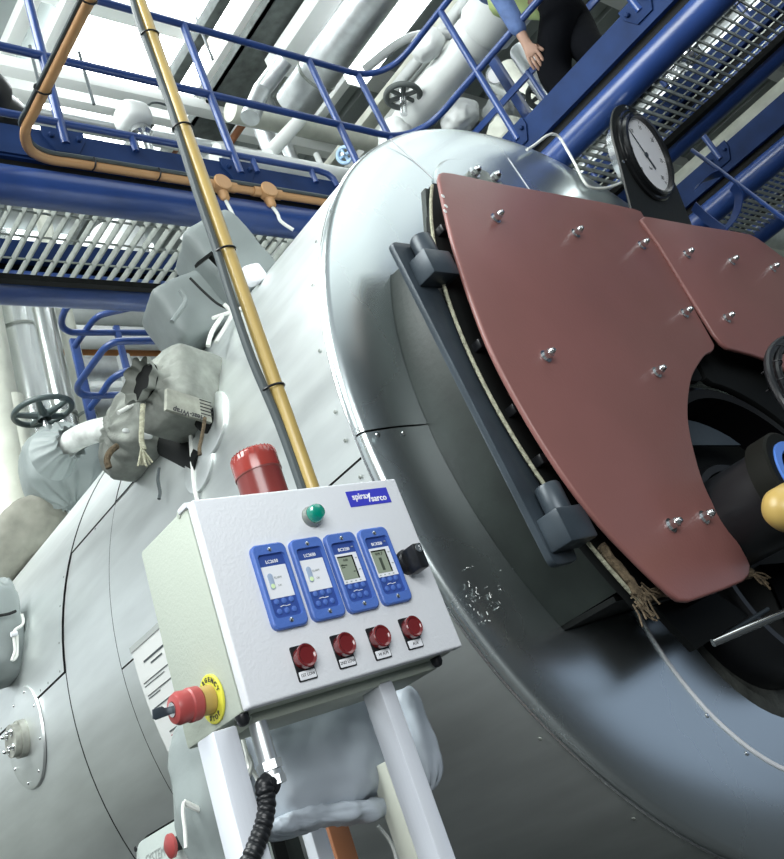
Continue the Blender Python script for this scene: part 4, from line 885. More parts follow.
for x in (bx + .3, 1.72, 1.9, 2.62): b = MB(); b.sweep([V((x, yc2 - .01 + .024 * math.cos(t * PI / 6), zc + .003 + .026 * math.sin(t * PI / 6))) for t in range(12)], .0035, 6, closed=True); b.build('cable_tie', BLKPL, oc)
for y in (2.0, 1.6, 1.2): b = MB(); b.sweep([V((bx - .008 + .030 * math.cos(t * PI / 6), y, zc + .026 * math.sin(t * PI / 6))) for t in range(12)], .0035, 6, closed=True); b.build('cable_tie', BLKPL, oc)
# ================================================================== CAGED LADDER, left
lad = thing('caged_ladder', 'blue tubular hooped ladder cage below the left walkway', 'ladder', U(110, 400, 'y', 4.3))
def hoop(pl, z, r=.02): b = MB(); b.sweep(smooth([U(x, y, 'z', z) for x, y in pl], 6), r, 12); b.build('hoop', BLUE, lad)
za = U(110, 332, 'y', 4.3).z; zb_ = U(120, 394, 'y', 4.3).z
hoop([(92, 297), (70, 305), (63, 315), (62, 325), (68, 331), (80, 332.5), (120, 332.5), (170, 333)], za)
hoop([(140, 306), (108, 313), (96, 318), (86, 330), (75, 346)], za + .02)
hoop([(170, 341), (135, 341), (117, 342), (105, 348), (97, 358), (84, 376), (78, 386), (80, 393), (90, 395.5), (120, 395), (170, 394)], zb_)
hoop([(170, 366), (140, 369), (122, 373), (110, 381), (102, 393), (90, 408)], zb_ + .01)
for (xa, ya, xb, yb_) in ((117.5, 333, 133, 400), (75, 346, 95, 428)):
    p = U(xa, ya, 'y', 4.3 if xa > 100 else 4.55); q = U(xb, yb_, 'y', 4.3 if xa > 100 else 4.55); w = .018 if xa > 100 else .026
    b = MB(); b.box((p.x - w, p.y - .015, q.z - .5), (p.x + w, p.y + .015, p.z + .05), .003); b.build('stile', BLUE, lad)
# ================================================================== LEFT STAND PIPES
def vpipe(label, px, py, y, r, z0, z1, m, bands=(), name='pipe', cap=False):
    p = U(px, py, 'y', y); b = MB(); prof = [(0, r), (z1 - z0, r)]
    if cap: prof += [(z1 - z0 + r * .35, r * .85), (z1 - z0 + r * .55, r * .5), (z1 - z0 + r * .62, 0)]
    else: prof += [(z1 - z0, 0)]
    b.lathe((p.x, y, z0), (0, 0, 1), [(0, 0)] + prof, 32); o = b.build(name, m); tag(o, label, 'pipe')
    for z in bands:
        b = MB(); b.lathe((p.x, y, z), (0, 0, 1), [(0, r), (0, r + .008), (.02, r + .008), (.02, r)], 32); b.build('clamp_band', GALV, o)
    return o
vpipe('wide white clad vertical pipe at the left frame edge, behind the handwheel', 32, 400, 5.2, .155, .3, 5.7, mat('white_metal_cladding', (.88, .91, .91), .22, .75, bump=.05, bscale=5), bands=(4.0, 4.9), cap=True)
vpipe('mirror bright metal clad vertical pipe right of the wide white one', 60, 400, 5.05, .085, .3, 5.5, ALUP, bands=(4.15,), cap=True)
vpipe('cream painted vertical pipe left of the blue ladder cage', 84, 400, 5.3, .06, .3, 6.5, CREAMP, bands=(4.3,))
vpipe('cream vertical pipe cut by the left frame edge', -4, 400, 5.0, .13, 3.28, 6.5, CREAMP)
vpipe('white vertical pipe behind the ladder cage with rusty joints', 124, 360, 5.6, .052, .3, 5.0, WHITEP, bands=(4.62, 4.28))
# open pipe end with flange lower left
p = U(27, 470, 'y', 5.15); o = vpipe('cream down pipe ending in an open flange above the tan lagging', 24, 470, 4.95, .075, 3.30, 4.25, CREAMP)
b = MB(); q = U(30, 519, 'y', 4.95); b.lathe((U(24, 470, 'y', 4.95).x, 4.95, 3.30), (0, 0, -1), [(0, .075), (0, .12), (.03, .12), (.04, .11), (.04, .06)], 32); b.build('flange', CREAMP, o)
# handwheel valve
hv = thing('gate_valve', 'dark spoked handwheel valve above the drawstring jacket at left', 'valve', U(43, 411, 'y', 4.6))
wc_ = U(43, 411, 'y', 4.6); wr_ = (U(73, 408, 'y', 4.6) - U(12, 414, 'y', 4.6)).length / 2 * .88
HWM = mat('handwheel_grey_green', (.07, .095, .095), .4)
b = MB(); b.sweep([wc_ + V((wr_ * math.cos(2 * PI * k / 48), wr_ * math.sin(2 * PI * k / 48), 0)) for k in range(48)], .0175, 12, closed=True)
for k in range(5):
    t = 2 * PI * k / 5 + .4; d = V((math.cos(t), math.sin(t), 0)); b.sweep([wc_ + V((0, 0, -.03)) + d * .02, wc_ + d * wr_], .017, 8, radii=[.024, .015])
b.lathe(wc_ + V((0, 0, -.06)), (0, 0, 1), [(0, .04), (.05, .04), (.06, .03), (.06, 0)], 20); b.build('handwheel', HWM, hv)
b = MB(); b.cyl(wc_ + V((0, 0, -.25)), wc_ + V((0, 0, .04)), .018, 14); b.build('stem', STEEL, hv)
# ================================================================== BACKGROUND PIPES AND ROOF
def pipe(label, pts, r, m, bands=(), name='pipe', n=24, cat='pipe', sm=0, group=None):
    b = MB(); pts = [V(p) for p in pts]
    b.sweep(smooth(pts, sm) if sm else pts, r, n); o = b.build(name, m); tag(o, label, cat, group)
    for t in bands:
        L = pts[0].lerp(pts[-1], t); d = (pts[-1] - pts[0]).normalized(); b = MB(); b.lathe(L, d, [(-.012, r), (-.012, r + .006), (.012, r + .006), (.012, r)], n); b.build('clamp_band', GALV, o)
    return o
def ypipe(label, px, py, z, r, ya, yb, m, **k): p = U(px, py, 'z', z); return pipe(label, [(p.x, ya, z), (p.x, yb, z)], r, m, **k)
def xpipe(label, px, py, y, r, xa, xb, m, **k): p = U(px, py, 'y', y); return pipe(label, [(xa, y, p.z), (xb, y, p.z)], r, m, **k)
def bar(name, label, cat, lo, hi, m, bev=.004): b = MB(); b.box(lo, hi, bev); return tag(b.build(name, m), label, cat)
ypipe('fat silver duct crossing the roof space above the left handrail', 331, 55, 6.0, .165, .3, 3.55, DUCT, bands=(.55, .9), name='duct')
p = U(374, 62, 'z', 6.1); bar('light_fitting', 'long bright fluorescent light fitting beside the silver duct', 'light', (p.x - .085, .2, 6.1), (p.x + .085, 3.3, 6.2), TUBEL)
p = U(262, 62, 'z', 6.6); 
gt = thing('cable_tray', 'dusty dark cable tray with a brown pipe left of the silver duct', 'cable tray', (p.x, 2, 6.6))
b = MB(); b.box((p.x - .24, .3, 6.6), (p.x + .14, 4.6, 6.63)); b.box((p.x - .24, .3, 6.6), (p.x - .22, 4.6, 6.72)); b.box((p.x + .12, .3, 6.6), (p.x + .14, 4.6, 6.72)); b.build('tray', DUSTY, gt)
b = MB(); b.cyl((p.x + .20, .3, 6.6), (p.x + .20, 4.6, 6.6), .035, 14); b.build('brown_pipe', BROWN, gt)
p = U(302, 45, 'z', 6.4); bar('roof_strut', 'white beam running back between the cable tray and silver duct', 'beam', (p.x - .11, .2, 6.4), (p.x + .11, 3.6, 6.55), ROOFST)
ypipe('slim white pipe beside the light fitting', 410, 70, 6.3, .05, .2, 3.4, WHITEP)
ypipe('second slim white pipe crossing above the curved rail corner', 432, 52, 6.5, .045, .2, 3.6, WHITEP)
q = U(392, 50, 'z', 5.9); pipe('bent white pipe with an elbow right of the light fitting', [(q.x - .1, 3.0, 5.9), (q.x, 2.72, 5.9), (q.x + .12, 2.58, 5.9), (q.x + .35, 2.5, 5.9), (q.x + .8, 2.5, 5.9)], .035, WHITEP, sm=5)
p = U(430, 50, 'z', 6.7)
bar('cable_trunking', 'cream cable trunking strip seen above the curved rail corner', 'trunking', (p.x - .09, .2, 6.7), (p.x + .09, 5.2, 6.78), CREAMP)
# big lagged pipe on the right with valve wheel
pb_ = U(440, 82, 'z', 5.0); bp = thing('lagged_pipe', 'big white lagged pipe rising behind the right handrail beside the handwheel', 'pipe', (pb_.x, 2.4, 5.0))
b = MB(); b.lathe((pb_.x, 1.98, 5.0), (0, 1, 0), [(0, 0), (0, .118), (.62, .118), (.62, 0)], 36); b.build('straight_run', WHITEP, bp)
b = MB(); b.sweep(smooth([V((pb_.x, 2.58, 5.0)), V((pb_.x, 2.75, 4.98)), V((pb_.x - .03, 2.88, 4.88)), V((pb_.x - .05, 2.93, 4.72)), V((pb_.x - .05, 2.94, 4.4))], 5), .115, 24); b.build('elbow', WHITEP, bp)
b = MB(); b.merge(bag_mesh((pb_.x - .03, 2.80, 4.93), (V((1, 0, 0)), V((0, 1, 0)), V((0, 0, 1))), (.135, .14, .14), n=2.6, wr=.03, wf=8, seed=8, cuts=14)); b.build('cloth_wrap', WHITEP, bp, sharp=80)
b = MB(); b.lathe((pb_.x, 1.98, 5.0), (0, -1, 0), [(-.03, .118), (-.03, .16), (.03, .16), (.05, .15), (.10, .185), (.5, .185), (.5, 0)], 36); b.build('flange_jacket', WHITEP, bp)
b = MB(); b.merge(bag_mesh((pb_.x - .16, 2.2, 5.14), (V((1, 0, 0)), V((0, 1, 0)), V((0, 0, 1))), (.08, .11, .09), n=2.6, wr=.012, wf=14, seed=9, cuts=10)); b.build('valve_wrap', WHITEP, bp, sharp=80)
def ringwheel(label, c, n, r, m, name='handwheel', t=.02, sp=6):
    c = V(c); a, e, n = frame(n); o = thing(name, label, 'valve', c); b = MB()
    b.sweep([c + a * r * math.cos(2 * PI * k / 36) + e * r * math.sin(2 * PI * k / 36) for k in range(36)], t, 10, closed=True)
    for k in range(sp): d = a * math.cos(2 * PI * k / sp) + e * math.sin(2 * PI * k / sp); b.sweep([c, c + d * r], t * .8, 6)
    b.build('wheel', m, o); b = MB(); b.cyl(c - n * .16, c + n * .05, r * .2, 12); b.build('stem', STEEL, o); return o
ringwheel('dark ring handwheel above the boiler crown beside the lagged pipe', U(403, 96, 'z', 5.0), (.3, -.2, 1), .11, DUSTY)
ringwheel('small pale blue valve wheel behind the left handrail near the boiler', U(345, 155, 'z', 5.0), (-.85, -.3, -.3), .055, VALVEB, t=.014, sp=4)
ringwheel('small dark valve wheel above the red plates behind the person', U(541, 95, 'x', 4.9), (-.8, -.3, -.4), .09, DUSTY)
xpipe('cream cross pipe with rusty joints behind the left handrail', 320, 130, 3.9, .095, 3.75, 7.2, CREAMP)
vpipe('white lagged vertical pipe with printed bands behind the left handrail', 246, 132, 3.55, .085, 4.7, 5.28, WHITEP, bands=(4.85,), cap=True)
vpipe('silver pipe dropping from the roof behind the dark cable tray', 232, 55, 4.5, .085, 6.2, 8.0, DUCT)
pipe('grey white sloping pipe below the silver duct', [U(285, 60, 'z', 6.0), U(262, 90, 'z', 5.9), U(250, 118, 'z', 5.6)], .07, DUCT)
vpipe('second silver pipe hanging left of the duct end', 262, 90, 4.9, .07, 6.0, 8.0, DUCT)
p = U(300, 128, 'z', 5.6); pipe('white bent pipe under the end of the silver duct', [(p.x - .45, 3.9, 5.75), (p.x - .42, 4.0, 5.55), (p.x - .46, 4.15, 5.35), (p.x - .55, 4.4, 5.2)], .10, WHITEP, sm=5)
pipe('pale strut sloping back beneath the silver duct', [U(300, 120, 'z', 5.6), U(268, 155, 'z', 5.2)], .05, ROOFST)
vpipe('thin white drop pipe behind the second handrail bay', 312, 145, 4.0, .025, 4.9, 6.0, WHITEP)
vpipe('white conical cowl behind the left handrail', 326, 170, 3.6, .14, 4.3, 4.62, WHITEP, cap=True, name='cowl')
xpipe('white lagged pipe lying behind the kick rail', 340, 178, 3.4, .08, 3.0, 4.6, WHITEP)
vpipe('short white tank with a domed top behind the left kick rail', 81, 112, 3.6, .16, 4.25, 4.45, WHITEP, cap=True, name='tank')
xpipe('silver pipe low behind the left walkway', 100, 128, 3.9, .06, .6, 4.0, DUCT)
va = thing('valve_actuator', 'white valve actuator with a looped black cable behind the ochre conduit', 'actuator', U(135, 125, 'y', 3.3))
p = U(133, 118, 'y', 3.3); b = MB(); b.merge(bag_mesh(p, (V((1, 0, 0)), V((0, 1, 0)), V((0, 0, 1))), (.10, .10, .09), n=3.2, wr=.004, cuts=10)); b.build('housing', WHITEP, va)
b = MB(); b.lathe(p + V((.02, 0, -.09)), (0, 0, -1), [(0, .06), (.05, .07), (.07, .05), (.2, .045), (.2, 0)], 20); b.build('yoke', STEEL, va)
b = MB(); b.sweep(smooth([p + V((.05, -.05, .02)), p + V((.12, -.06, .10)), p + V((.22, -.06, .11)), p + V((.33, -.04, .06))], 5), .008, 8); b.build('cable', CABLE, va)
mo_ = thing('fan_motor', 'black motor casing at the left frame edge above the walkway', 'motor', U(6, 96, 'y', 3.6))
p = U(4, 98, 'y', 3.6); b = MB(); b.lathe(p + V((-.2, 0, -.02)), (.8, .5, 0), [(0, 0), (0, .17), (.05, .2), (.12, .2), (.14, .15), (.3, .15), (.3, 0)], 30); b.build('casing', BLKPL, mo_)
# right hand equipment behind the overhead walkway
q = U(531, 68, 'x', 4.5); vpipe('short bright silver vertical pipe behind the handrail and the person', 531, 68, q.y, .07, q.z - .4, q.z + .16, DUCT, cap=True)
ge = thing('small_gauge', 'small white faced gauge behind the right handrail', 'gauge', U(496, 75, 'x', 4.6))
p = U(496, 75, 'x', 4.6); b = MB(); b.lathe(p, (-.8, -.3, -.3), [(-.03, 0), (-.03, .065), (.01, .07), (.015, .062), (.006, .058), (.006, 0)], 28); b.build('casing', STEEL, ge)
b = MB(); b.lathe(p, (-.8, -.3, -.3), [(.007, 0), (.007, .057)], 24); b.build('dial', DIAL, ge)
for (lab, px, py, d, s) in (('crumpled white valve jacket above the crown of the boiler', 460, 118, 4.3, .12), ('small white lagged valve below the person hand', 498, 110, 4.5, .09), ('cream lagged valve body behind the kick bar of the right walkway', 507, 134, 4.4, .12)):
    c = U(px, py, 'x', d); jacket(lab, c, (V((1, 0, 0)), V((0, 1, 0)), V((0, 0, 1))), (s, s, s * .8), WHITEP if s < .12 else CREAMP if 'cream' in lab else WHITEP, n=2.6, wr=.03, wf=9, seed=px, cuts=12)
pipe('grey pipe under the small gauge', [U(493, 84, 'x', 4.7), U(520, 100, 'x', 4.7)], .05, GREYP)
pipe('cream pipe end glimpsed under the person', [U(505, 70, 'x', 5.2), U(560, 135, 'x', 5.2)], .10, CREAMP)
bar('angle_frame', 'blue angle strut behind the kick bar of the right walkway', 'strut', U(497, 70, 'x', 4.5) + V((0, -.03, -.9)), U(497, 70, 'x', 4.5) + V((.06, .03, .2)), BLUE)
p = U(735, 142, 'z', 4.7); pipe('cream lagged pipe between the overhead walkways at right', [(p.x, .2, 4.7), (p.x, 3.4, 4.7)], .13, CREAMP, bands=(.25,))
pipe('grey lagged vessel neck above the farther walkway', [(p.x + .25, -.5, 5.0), (p.x + .25, .8, 5.0)], .22, GREYP)
for lab, px, py, z, r, m in (('pale vessel seen through the right grating', 690, 22, 5.6, .42, CREAMP), ('grey pipe seen through the right grating', 690, 30, 5.0, .12, GREYP), ('silver pipe seen through the grating below the gauge', 615, 150, 4.7, .12, DUCT)):
    ypipe(lab, px, py, z, r, -.4, 2.8, m)
for lab, px, py in (('bright small valve seen through the right grating', 690, 52), ('second bright valve seen through the right grating behind the gauge', 680, 78)):
    c = U(px, py, 'z', 4.5); jacket(lab, c, (V((1, 0, 0)), V((0, 1, 0)), V((0, 0, 1))), (.09, .07, .08), ALUP, n=2.3, wr=.03, wf=12, seed=px, cuts=8)
xpipe('silver header pipe at the far right edge under the farther walkway', 775, 238, 2.6, .10, 5.6, 9, DUCT)
# wall pipes beyond the ladder
for i, (py, r, m) in enumerate(((318, .10, GREYP), (338, .13, WHITEP), (371, .16, DUCT), (386, .06, WHITEP), (404, .17, DUCT))):
    xpipe(('grey pipe highest on the far wall', 'white pipe second on the far wall', 'silver pipe under the brown band on the far wall', 'slim white pipe between silver pipes on the far wall', 'lowest silver pipe on the far wall')[i], 120, py, 7.6, r, 2.4, 8.5, m, group=None)
p = U(120, 355, 'y', 7.8); bar('wall_band', 'brown horizontal rail on the far wall behind the ladder cage', 'rail', (2.4, 7.75, p.z - .07), (8.5, 7.85, p.z + .07), mat('brown_orange_rail', (.42, .19, .07), .5))
# roof
b = MB(); zr = 8.0; rows = [[], []]
x = -3.0
while x < 13:
    for dx, dz in ((0, 0), (.20, 0), (.23, .11), (.31, .11)):
        for j, y in enumerate((-1.0, 12.0)): rows[j].append(b.bm.verts.new((x + dx, y, zr + dz)))
    x += .34
hole = []
for k in range(len(rows[0]) - 1):
    b.bm.faces.new((rows[0][k], rows[0][k + 1], rows[1][k + 1], rows[1][k]))
b.solid(.03); ce = structure(b.build('ceiling', ROOF, sharp=20))
for i, y in enumerate((2.4, 4.35, 6.3, 8.3)): structure((lambda bb: (bb.box((-3, y - .08, 7.72), (13, y + .08, 7.97)), bb.build('trim_%d' % (i + 1), ROOFST))[1])(MB()))
for k, (px, py, w, l) in enumerate(((140, 45, .75, 2.6), (0, 0, 2.2, 3.0))):
    p = U(px, py, 'z', 7.85) if k == 0 else V((3.0, 9.0, 7.85)); b = MB(); b.box((p.x - w, p.y - l * .5, 7.84), (p.x + w, p.y + l * .5, 7.9), .01); o = b.build('light_panel_%d' % (k + 1), LIGHTM if k == 0 else BARREL_GLOW); structure(o)  # second panel is added to brighten the upper barrel
for lab, px, py in (('white roof truss tie left of the rooflight', 42, 70), ('white roof truss tie crossing behind the ochre conduit', 205, 90)):
    p = U(px, py, 'z', 7.4); bar('roof_strut', lab, 'beam', (p.x - .07, 1.0, 7.4), (p.x + .07, 9.5, 7.52), ROOFST)
p = U(150, 92, 'y', 4.2); bar('roof_strut', 'white horizontal channel behind the middle handrail at left', 'beam', (1.2, 4.2, p.z - .06), (4.6, 4.3, p.z + .06), ROOFST)
p = U(100, 100, 'y', 4.9); bar('roof_strut', 'white horizontal beam above the domed tank at left', 'beam', (1.0, 4.9, p.z - .07), (6.6, 5.0, p.z + .07), ROOFST)
for i, (px, py, z, w, m) in enumerate(((395, 20, 7.3, .05, ROOFST), (455, 60, 7.4, .07, DUSTY), (415, 95, 7.0, .05, ROOFST), (180, 75, 7.3, .05, DUSTY), (225, 70, 7.5, .06, BROWN), (20, 30, 7.5, .06, ROOFST), (470, 20, 7.4, .09, CREAMP))):
    p = U(px, py, 'z', z); bar('purlin', ('narrow white purlin right of the silver duct', 'dark purlin beyond the curved rail corner', 'narrow white purlin low behind the curved rail', 'dark purlin right of the rooflight', 'brown purlin beside the cable tray', 'white purlin in the top left corner', 'cream purlin behind the person')[i], 'beam', (p.x - w, .6, z), (p.x + w, 10, z + .14), m)
for i, (px, py) in enumerate(((37, 75), (87, 80), (204, 72), (300, 42), (205, 40))):
    p = U(px, py, 'y', 4.0); b = MB(); b.cyl((p.x, 4.0, p.z - .25), (p.x, 4.0, min(7.7, p.z + .3)), .012, 8)
    tag(b.build('hanger_rod', CABLE), ('thin drop rod at the far left', 'thin drop rod left of the ochre conduit', 'thin drop rod right of the ochre conduit', 'thin drop rod under the white beam', 'thin drop rod near the second post')[i], 'rod')
# room shell
b = MB(); b.box((-6, -4, -.1), (14, 13, 0)); structure(b.build('floor', FLOORM))
b = MB(); b.box((-6, 12, 0), (14, 12.2, 8.3)); structure(b.build('wall_back', WALLM))
for k in range(3):
    b = MB(); b.box((-5.6 + k * 2.7, 11.9, 3.6), (-3.2 + k * 2.7, 11.98, 7.4), .01); structure(b.build('light_panel_%d' % (k + 3), BACK_GLOW))  # unseen glowing panels added for the barrel's reflection
b = MB(); b.box((2.0, 8.2, 0), (9.5, 8.3, 5.0)); structure(b.build('wall_partition', WALLM))
b = MB(); b.box((13.2, -2, 0), (13.4, 12.2, 8.3)); structure(b.build('wall_right', WALLM))
# ================================================================== PEOPLE
def body(name, J, edges, root, m, parent, sub=2):
    me = bpy.data.meshes.new('sk'); keys = list(J); me.from_pydata([J[k][0] for k in keys], [(keys.index(a), keys.index(c)) for a, c in edges], [])
    o = bpy.data.objects.new('sk', me); COL.objects.link(o)
    sk = o.modifiers.new('s', 'SKIN'); sk.use_smooth_shade = True; sk.branch_smoothing = .6
    for i, k in enumerate(keys):
        d = me.skin_vertices[0].data[i]; r = J[k][1]; d.radius = (r, r) if not isinstance(r, tuple) else r; d.use_root = (k == root)
    sb = o.modifiers.new('b', 'SUBSURF'); sb.levels = sub; sb.render_levels = sub
    dg = bpy.context.evaluated_depsgraph_get(); dg.update(); em = bpy.data.meshes.new_from_object(o.evaluated_get(dg)); bpy.data.objects.remove(o)
    b = MB(); b.bm.from_mesh(em); bpy.data.meshes.remove(em); return b.build(name, m, parent, sharp=180)
def person(label, F, k, hip, kneeL, kneeR, footL, footR, handL, handR, head_dir, lean):
    """F: foot level; k scale; all joints are world points"""
    root = thing('person', label, 'person', V((hip.x, hip.y, F)))
    up = V((0, 0, 1)); fwd = V(head_dir).normalized(); side = up.cross(fwd).normalized()     # side = the figure's left
    ch = hip + (up + V(lean)).normalized() * .42 * k; nk = hip + (up + V(lean)).normalized() * .56 * k; hd = nk + up * .17 * k + fwd * .03 * k
    shL, shR = ch + side * .17 * k + up * .06 * k, ch - side * .17 * k + up * .06 * k
    hipL, hipR = hip + side * .085 * k - up * .04 * k, hip - side * .085 * k - up * .04 * k
    def elbow(s, h, out): mid = s.lerp(h, .48); return mid + out * .09 * k - fwd * .03 * k
    eL, eR = elbow(shL, handL, side), elbow(shR, handR, -side)
    # skin: head, neck, arms and hands as one continuous body under the clothes
    J = {'pel': (hip, .115 * k), 'wa': (hip.lerp(ch, .45), .11 * k), 'ch': (ch, .125 * k), 'nk': (nk, .055 * k), 'hdb': (hd - up * .05 * k, .072 * k), 'hd': (hd + up * .05 * k, .092 * k), 'hdt': (hd + up * .12 * k, .07 * k),
         'sL': (shL, .055 * k), 'eL': (eL, .040 * k), 'wL': (handL.lerp(eL, .22), .027 * k), 'pL': (handL, (.038 * k, .02 * k)),
         'sR': (shR, .055 * k), 'eR': (eR, .040 * k), 'wR': (handR.lerp(eR, .22), .027 * k), 'pR': (handR, (.038 * k, .02 * k)),
         'hL': (hipL, .085 * k), 'kL': (kneeL, .055 * k), 'aL': (footL + up * .085 * k, .038 * k), 'hR': (hipR, .085 * k), 'kR': (kneeR, .055 * k), 'aR': (footR + up * .085 * k, .038 * k)}
    E_ = [('pel', 'wa'), ('wa', 'ch'), ('ch', 'nk'), ('nk', 'hdb'), ('hdb', 'hd'), ('hd', 'hdt'), ('ch', 'sL'), ('sL', 'eL'), ('eL', 'wL'), ('wL', 'pL'), ('ch', 'sR'), ('sR', 'eR'), ('eR', 'wR'), ('wR', 'pR'), ('pel', 'hL'), ('hL', 'kL'), ('kL', 'aL'), ('pel', 'hR'), ('hR', 'kR'), ('kR', 'aR')]
    for s, e, h, o_ in (('L', eL, handL, side), ('R', eR, handR, -side)):
        d = (h - e).normalized(); w = d.cross(o_).normalized(); cu = -o_
        for f, (sp, ln) in enumerate(((-.030, .070), (-.010, .082), (.010, .078), (.028, .062))):
            b0 = h + w * sp * k + d * .022 * k; J['f%s%d0' % (s, f)] = (b0, .0095 * k); J['f%s%d1' % (s, f)] = (b0 + (d * .5 + cu * .1) * ln * k, .0088 * k); J['f%s%d2' % (s, f)] = (b0 + (d * .85 + cu * .38) * ln * k, .0075 * k)
            E_ += [('p' + s, 'f%s%d0' % (s, f)), ('f%s%d0' % (s, f), 'f%s%d1' % (s, f)), ('f%s%d1' % (s, f), 'f%s%d2' % (s, f))]
        t0 = h - w * .034 * k - d * .015 * k; J['t%s0' % s] = (t0, .011 * k); J['t%s1' % s] = (t0 - w * .022 * k + d * .04 * k + cu * .01 * k, .0095 * k); E_ += [('p' + s, 't%s0' % s), ('t%s0' % s, 't%s1' % s)]
    bd = body('body', J, E_, 'pel', SKIN, root)
    # clothing grown over the same joints
    JT = {'w': (hip + up * .10 * k, .125 * k), 'pel': (hip, .138 * k), 'hL': (hipL - up * .05 * k, .108 * k), 'kL': (kneeL, .094 * k), 'aL': (footL + up * .07 * k, .080 * k), 'hR': (hipR - up * .05 * k, .108 * k), 'kR': (kneeR, .094 * k), 'aR': (footR + up * .07 * k, .080 * k)}
    body('trousers', JT, [('w', 'pel'), ('pel', 'hL'), ('hL', 'kL'), ('kL', 'aL'), ('pel', 'hR'), ('hR', 'kR'), ('kR', 'aR')], 'pel', TROUS, root)
    JS = {'wa': (hip + up * .08 * k, .132 * k), 'ch': (ch, .142 * k), 'nk': (nk - up * .05 * k, .075 * k)}
    ES = [('wa', 'ch'), ('ch', 'nk')]
    for s, sh, e, h in (('L', shL, eL, handL), ('R', shR, eR, handR)):
        JS['s' + s] = (sh, .075 * k); JS['e' + s] = (e, .056 * k); JS['m' + s] = (e.lerp(h, .5), .05 * k); JS['w' + s] = (h.lerp(e, .26), .042 * k); ES += [('ch', 's' + s), ('s' + s, 'e' + s), ('e' + s, 'm' + s), ('m' + s, 'w' + s)]
    body('shirt', JS, ES, 'ch', SHIRT, root)
    body('hi_vis_vest', {'a': (hip + up * .03 * k, .150 * k), 'b': (hip.lerp(ch, .5), .150 * k), 'c': (ch, .158 * k), 'd': (nk - up * .04 * k, .085 * k), 'l': (shL - side * .05 * k, .085 * k), 'r': (shR + side * .05 * k, .085 * k)}, [('a', 'b'), ('b', 'c'), ('c', 'd'), ('c', 'l'), ('c', 'r')], 'b', HIVIS, root)
    for f, kn in ((footL, kneeL), (footR, kneeR)):
        b = MB(); b.merge(bag_mesh(f + fwd * .055 * k + up * .045 * k, (fwd, side, up), (.14 * k, .052 * k, .044 * k), n=3, wr=.001, cuts=8)); b.merge(bag_mesh(f + up * .09 * k, (fwd, side, up), (.055 * k, .05 * k, .07 * k), n=2.6, wr=.001, cuts=6)); b.build('boot', BOOT, root, sharp=80)
    hc = hd + up * .035 * k
    b = MB(); b.merge(bag_mesh(hc + up * .05 * k - fwd * .012 * k, (fwd, side, up), (.105 * k, .086 * k, .085 * k), n=2.2, wr=.004, cuts=8)); b.build('hair', HAIR, bd, sharp=80)
    for s in (-1, 1):
        b = MB(); b.lathe(hc + fwd * .082 * k + side * s * .032 * k, fwd, [(0, .013 * k), (.006 * k, .010 * k), (.008 * k, 0)], 12); b.build('eye', DIAL, bd)
        b = MB(); b.merge(bag_mesh(hc + side * s * .088 * k - up * .01 * k, (fwd, side, up), (.018 * k, .008 * k, .03 * k), n=2.2, wr=0, cuts=5)); b.build('ear', SKIN, bd, sharp=80)
    b = MB(); b.sweep([hc + fwd * .085 * k + up * .005 * k, hc + fwd * .102 * k - up * .035 * k, hc + fwd * .085 * k - up * .042 * k], .01 * k, 8, radii=[.007 * k, .014 * k, .010 * k]); b.build('nose', SKIN, bd)
    b = MB(); b.sweep([hc + fwd * .080 * k - up * .068 * k + side * a * k for a in (-.024, 0, .024)], .0055 * k, 6); b.build('mouth', mat('lips', (.30, .13, .11), .5) if 'lips' not in MATS else MATS['lips'], bd)
    return root
F0 = ZG + .036
hx = 3.80
hipP = U(560, 3, 'x', hx)
kL_, kR_ = U(551, 72, 'x', hx - .10), U(586, 48, 'x', hx - .02)
person('person in black trousers, blue sleeves and hi-vis vest standing on the right overhead walkway', F0, 1.05, hipP, kL_, kR_,
       V((kL_.x, kL_.y - .05, F0)), V((kR_.x - .02, kR_.y - .12, F0)), U(531, 52, 'x', hx - .22), U(500, 30, 'x', hx + .45), (-.3, .95, 0), V((-.15, .62, 0)))
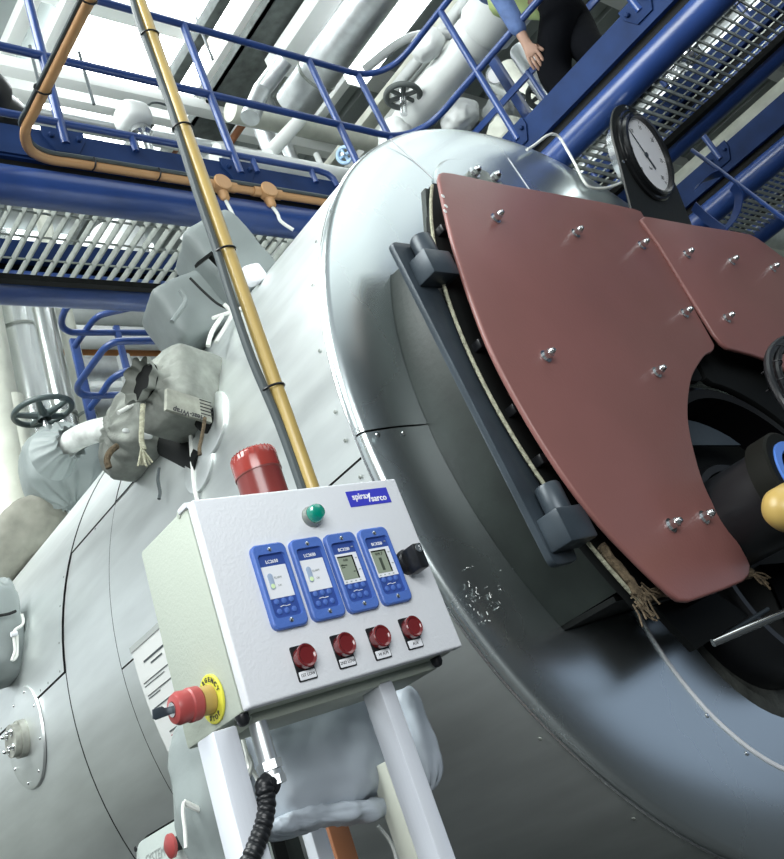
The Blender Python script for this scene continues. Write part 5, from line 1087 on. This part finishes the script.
# ================================================================== LIGHT
W = bpy.data.worlds.new('World'); S.world = W; W.use_nodes = True; nt = W.node_tree; bg = nt.nodes['Background']
tc = nt.nodes.new('ShaderNodeTexCoord'); sp = nt.nodes.new('ShaderNodeSeparateXYZ'); rp_ = nt.nodes.new('ShaderNodeValToRGB'); mr = nt.nodes.new('ShaderNodeMapRange')
nt.links.new(tc.outputs['Generated'], sp.inputs[0]); nt.links.new(sp.outputs['Z'], mr.inputs[0]); mr.inputs[1].default_value = -1; mr.inputs[2].default_value = 1
nt.links.new(mr.outputs[0], rp_.inputs[0]); nt.links.new(rp_.outputs[0], bg.inputs['Color'])
e = rp_.color_ramp.elements; e[0].position = .40; e[0].color = (.008, .010, .012, 1); e[1].position = .95; e[1].color = (.55, .62, .66, 1)
n_ = e.new(.52); n_.color = (.05, .062, .075, 1); n_ = e.new(.68); n_.color = (.15, .175, .185, 1)
bg.inputs['Strength'].default_value = 1.0
def area(name, loc, aim, size, size_y, rad, col=(1, 1, 1)):
    l = bpy.data.lights.new(name, 'AREA'); l.shape = 'RECTANGLE'; l.size = size; l.size_y = size_y; l.energy = rad * PI * size * size_y; l.color = col
    o = bpy.data.objects.new(name, l); COL.objects.link(o); o.location = loc
    o.rotation_euler = (V(aim) - V(loc)).to_track_quat('-Z', 'Y').to_euler(); return o
area('rooflight_daylight', (-1.5, 2.5, 7.4), (1.0, 2.5, 2.5), 4, 7, 15.0, (.95, 1, .98))
area('ring_reflection_panel', (6.5, -1.6, 7.2), (6.5, -1.6, 0), 8, 5.5, 1.6, (.93, 1, .97))  # added overhead panel, shaped for the reflection in the front ring
area('ring_sheen_fill', (9.5, -3.5, 1.2), (3.0, 1.5, 1.2), 6, 2.6, .5, (.62, .76, 1))  # added bluish fill that gives the lower ring its sheen
area('front_fill', (-2.6, -3.6, 3.2), (1.6, 1.3, 1.9), 4, 3, 10, (.97, 1, 1))  # added soft fill from behind the camera, no actual lamp
area('roof_fill', (.6, 4.5, 5.9), (.6, 4.6, 9), 4, 4, .6, (.94, 1, 1))  # added upward fill that brightens the roof
area('left_fill', (-6, 6.5, 3.6), (2, 4, 2.4), 9, 5, .65, (.92, .98, 1))  # added side fill that brightens the left of the barrel
vs = S.view_settings; S.display_settings.display_device = 'sRGB'
vs.view_transform = 'Standard'; vs.look = 'None'; vs.exposure = 0.0; vs.gamma = 1.0; vs.use_curve_mapping = False
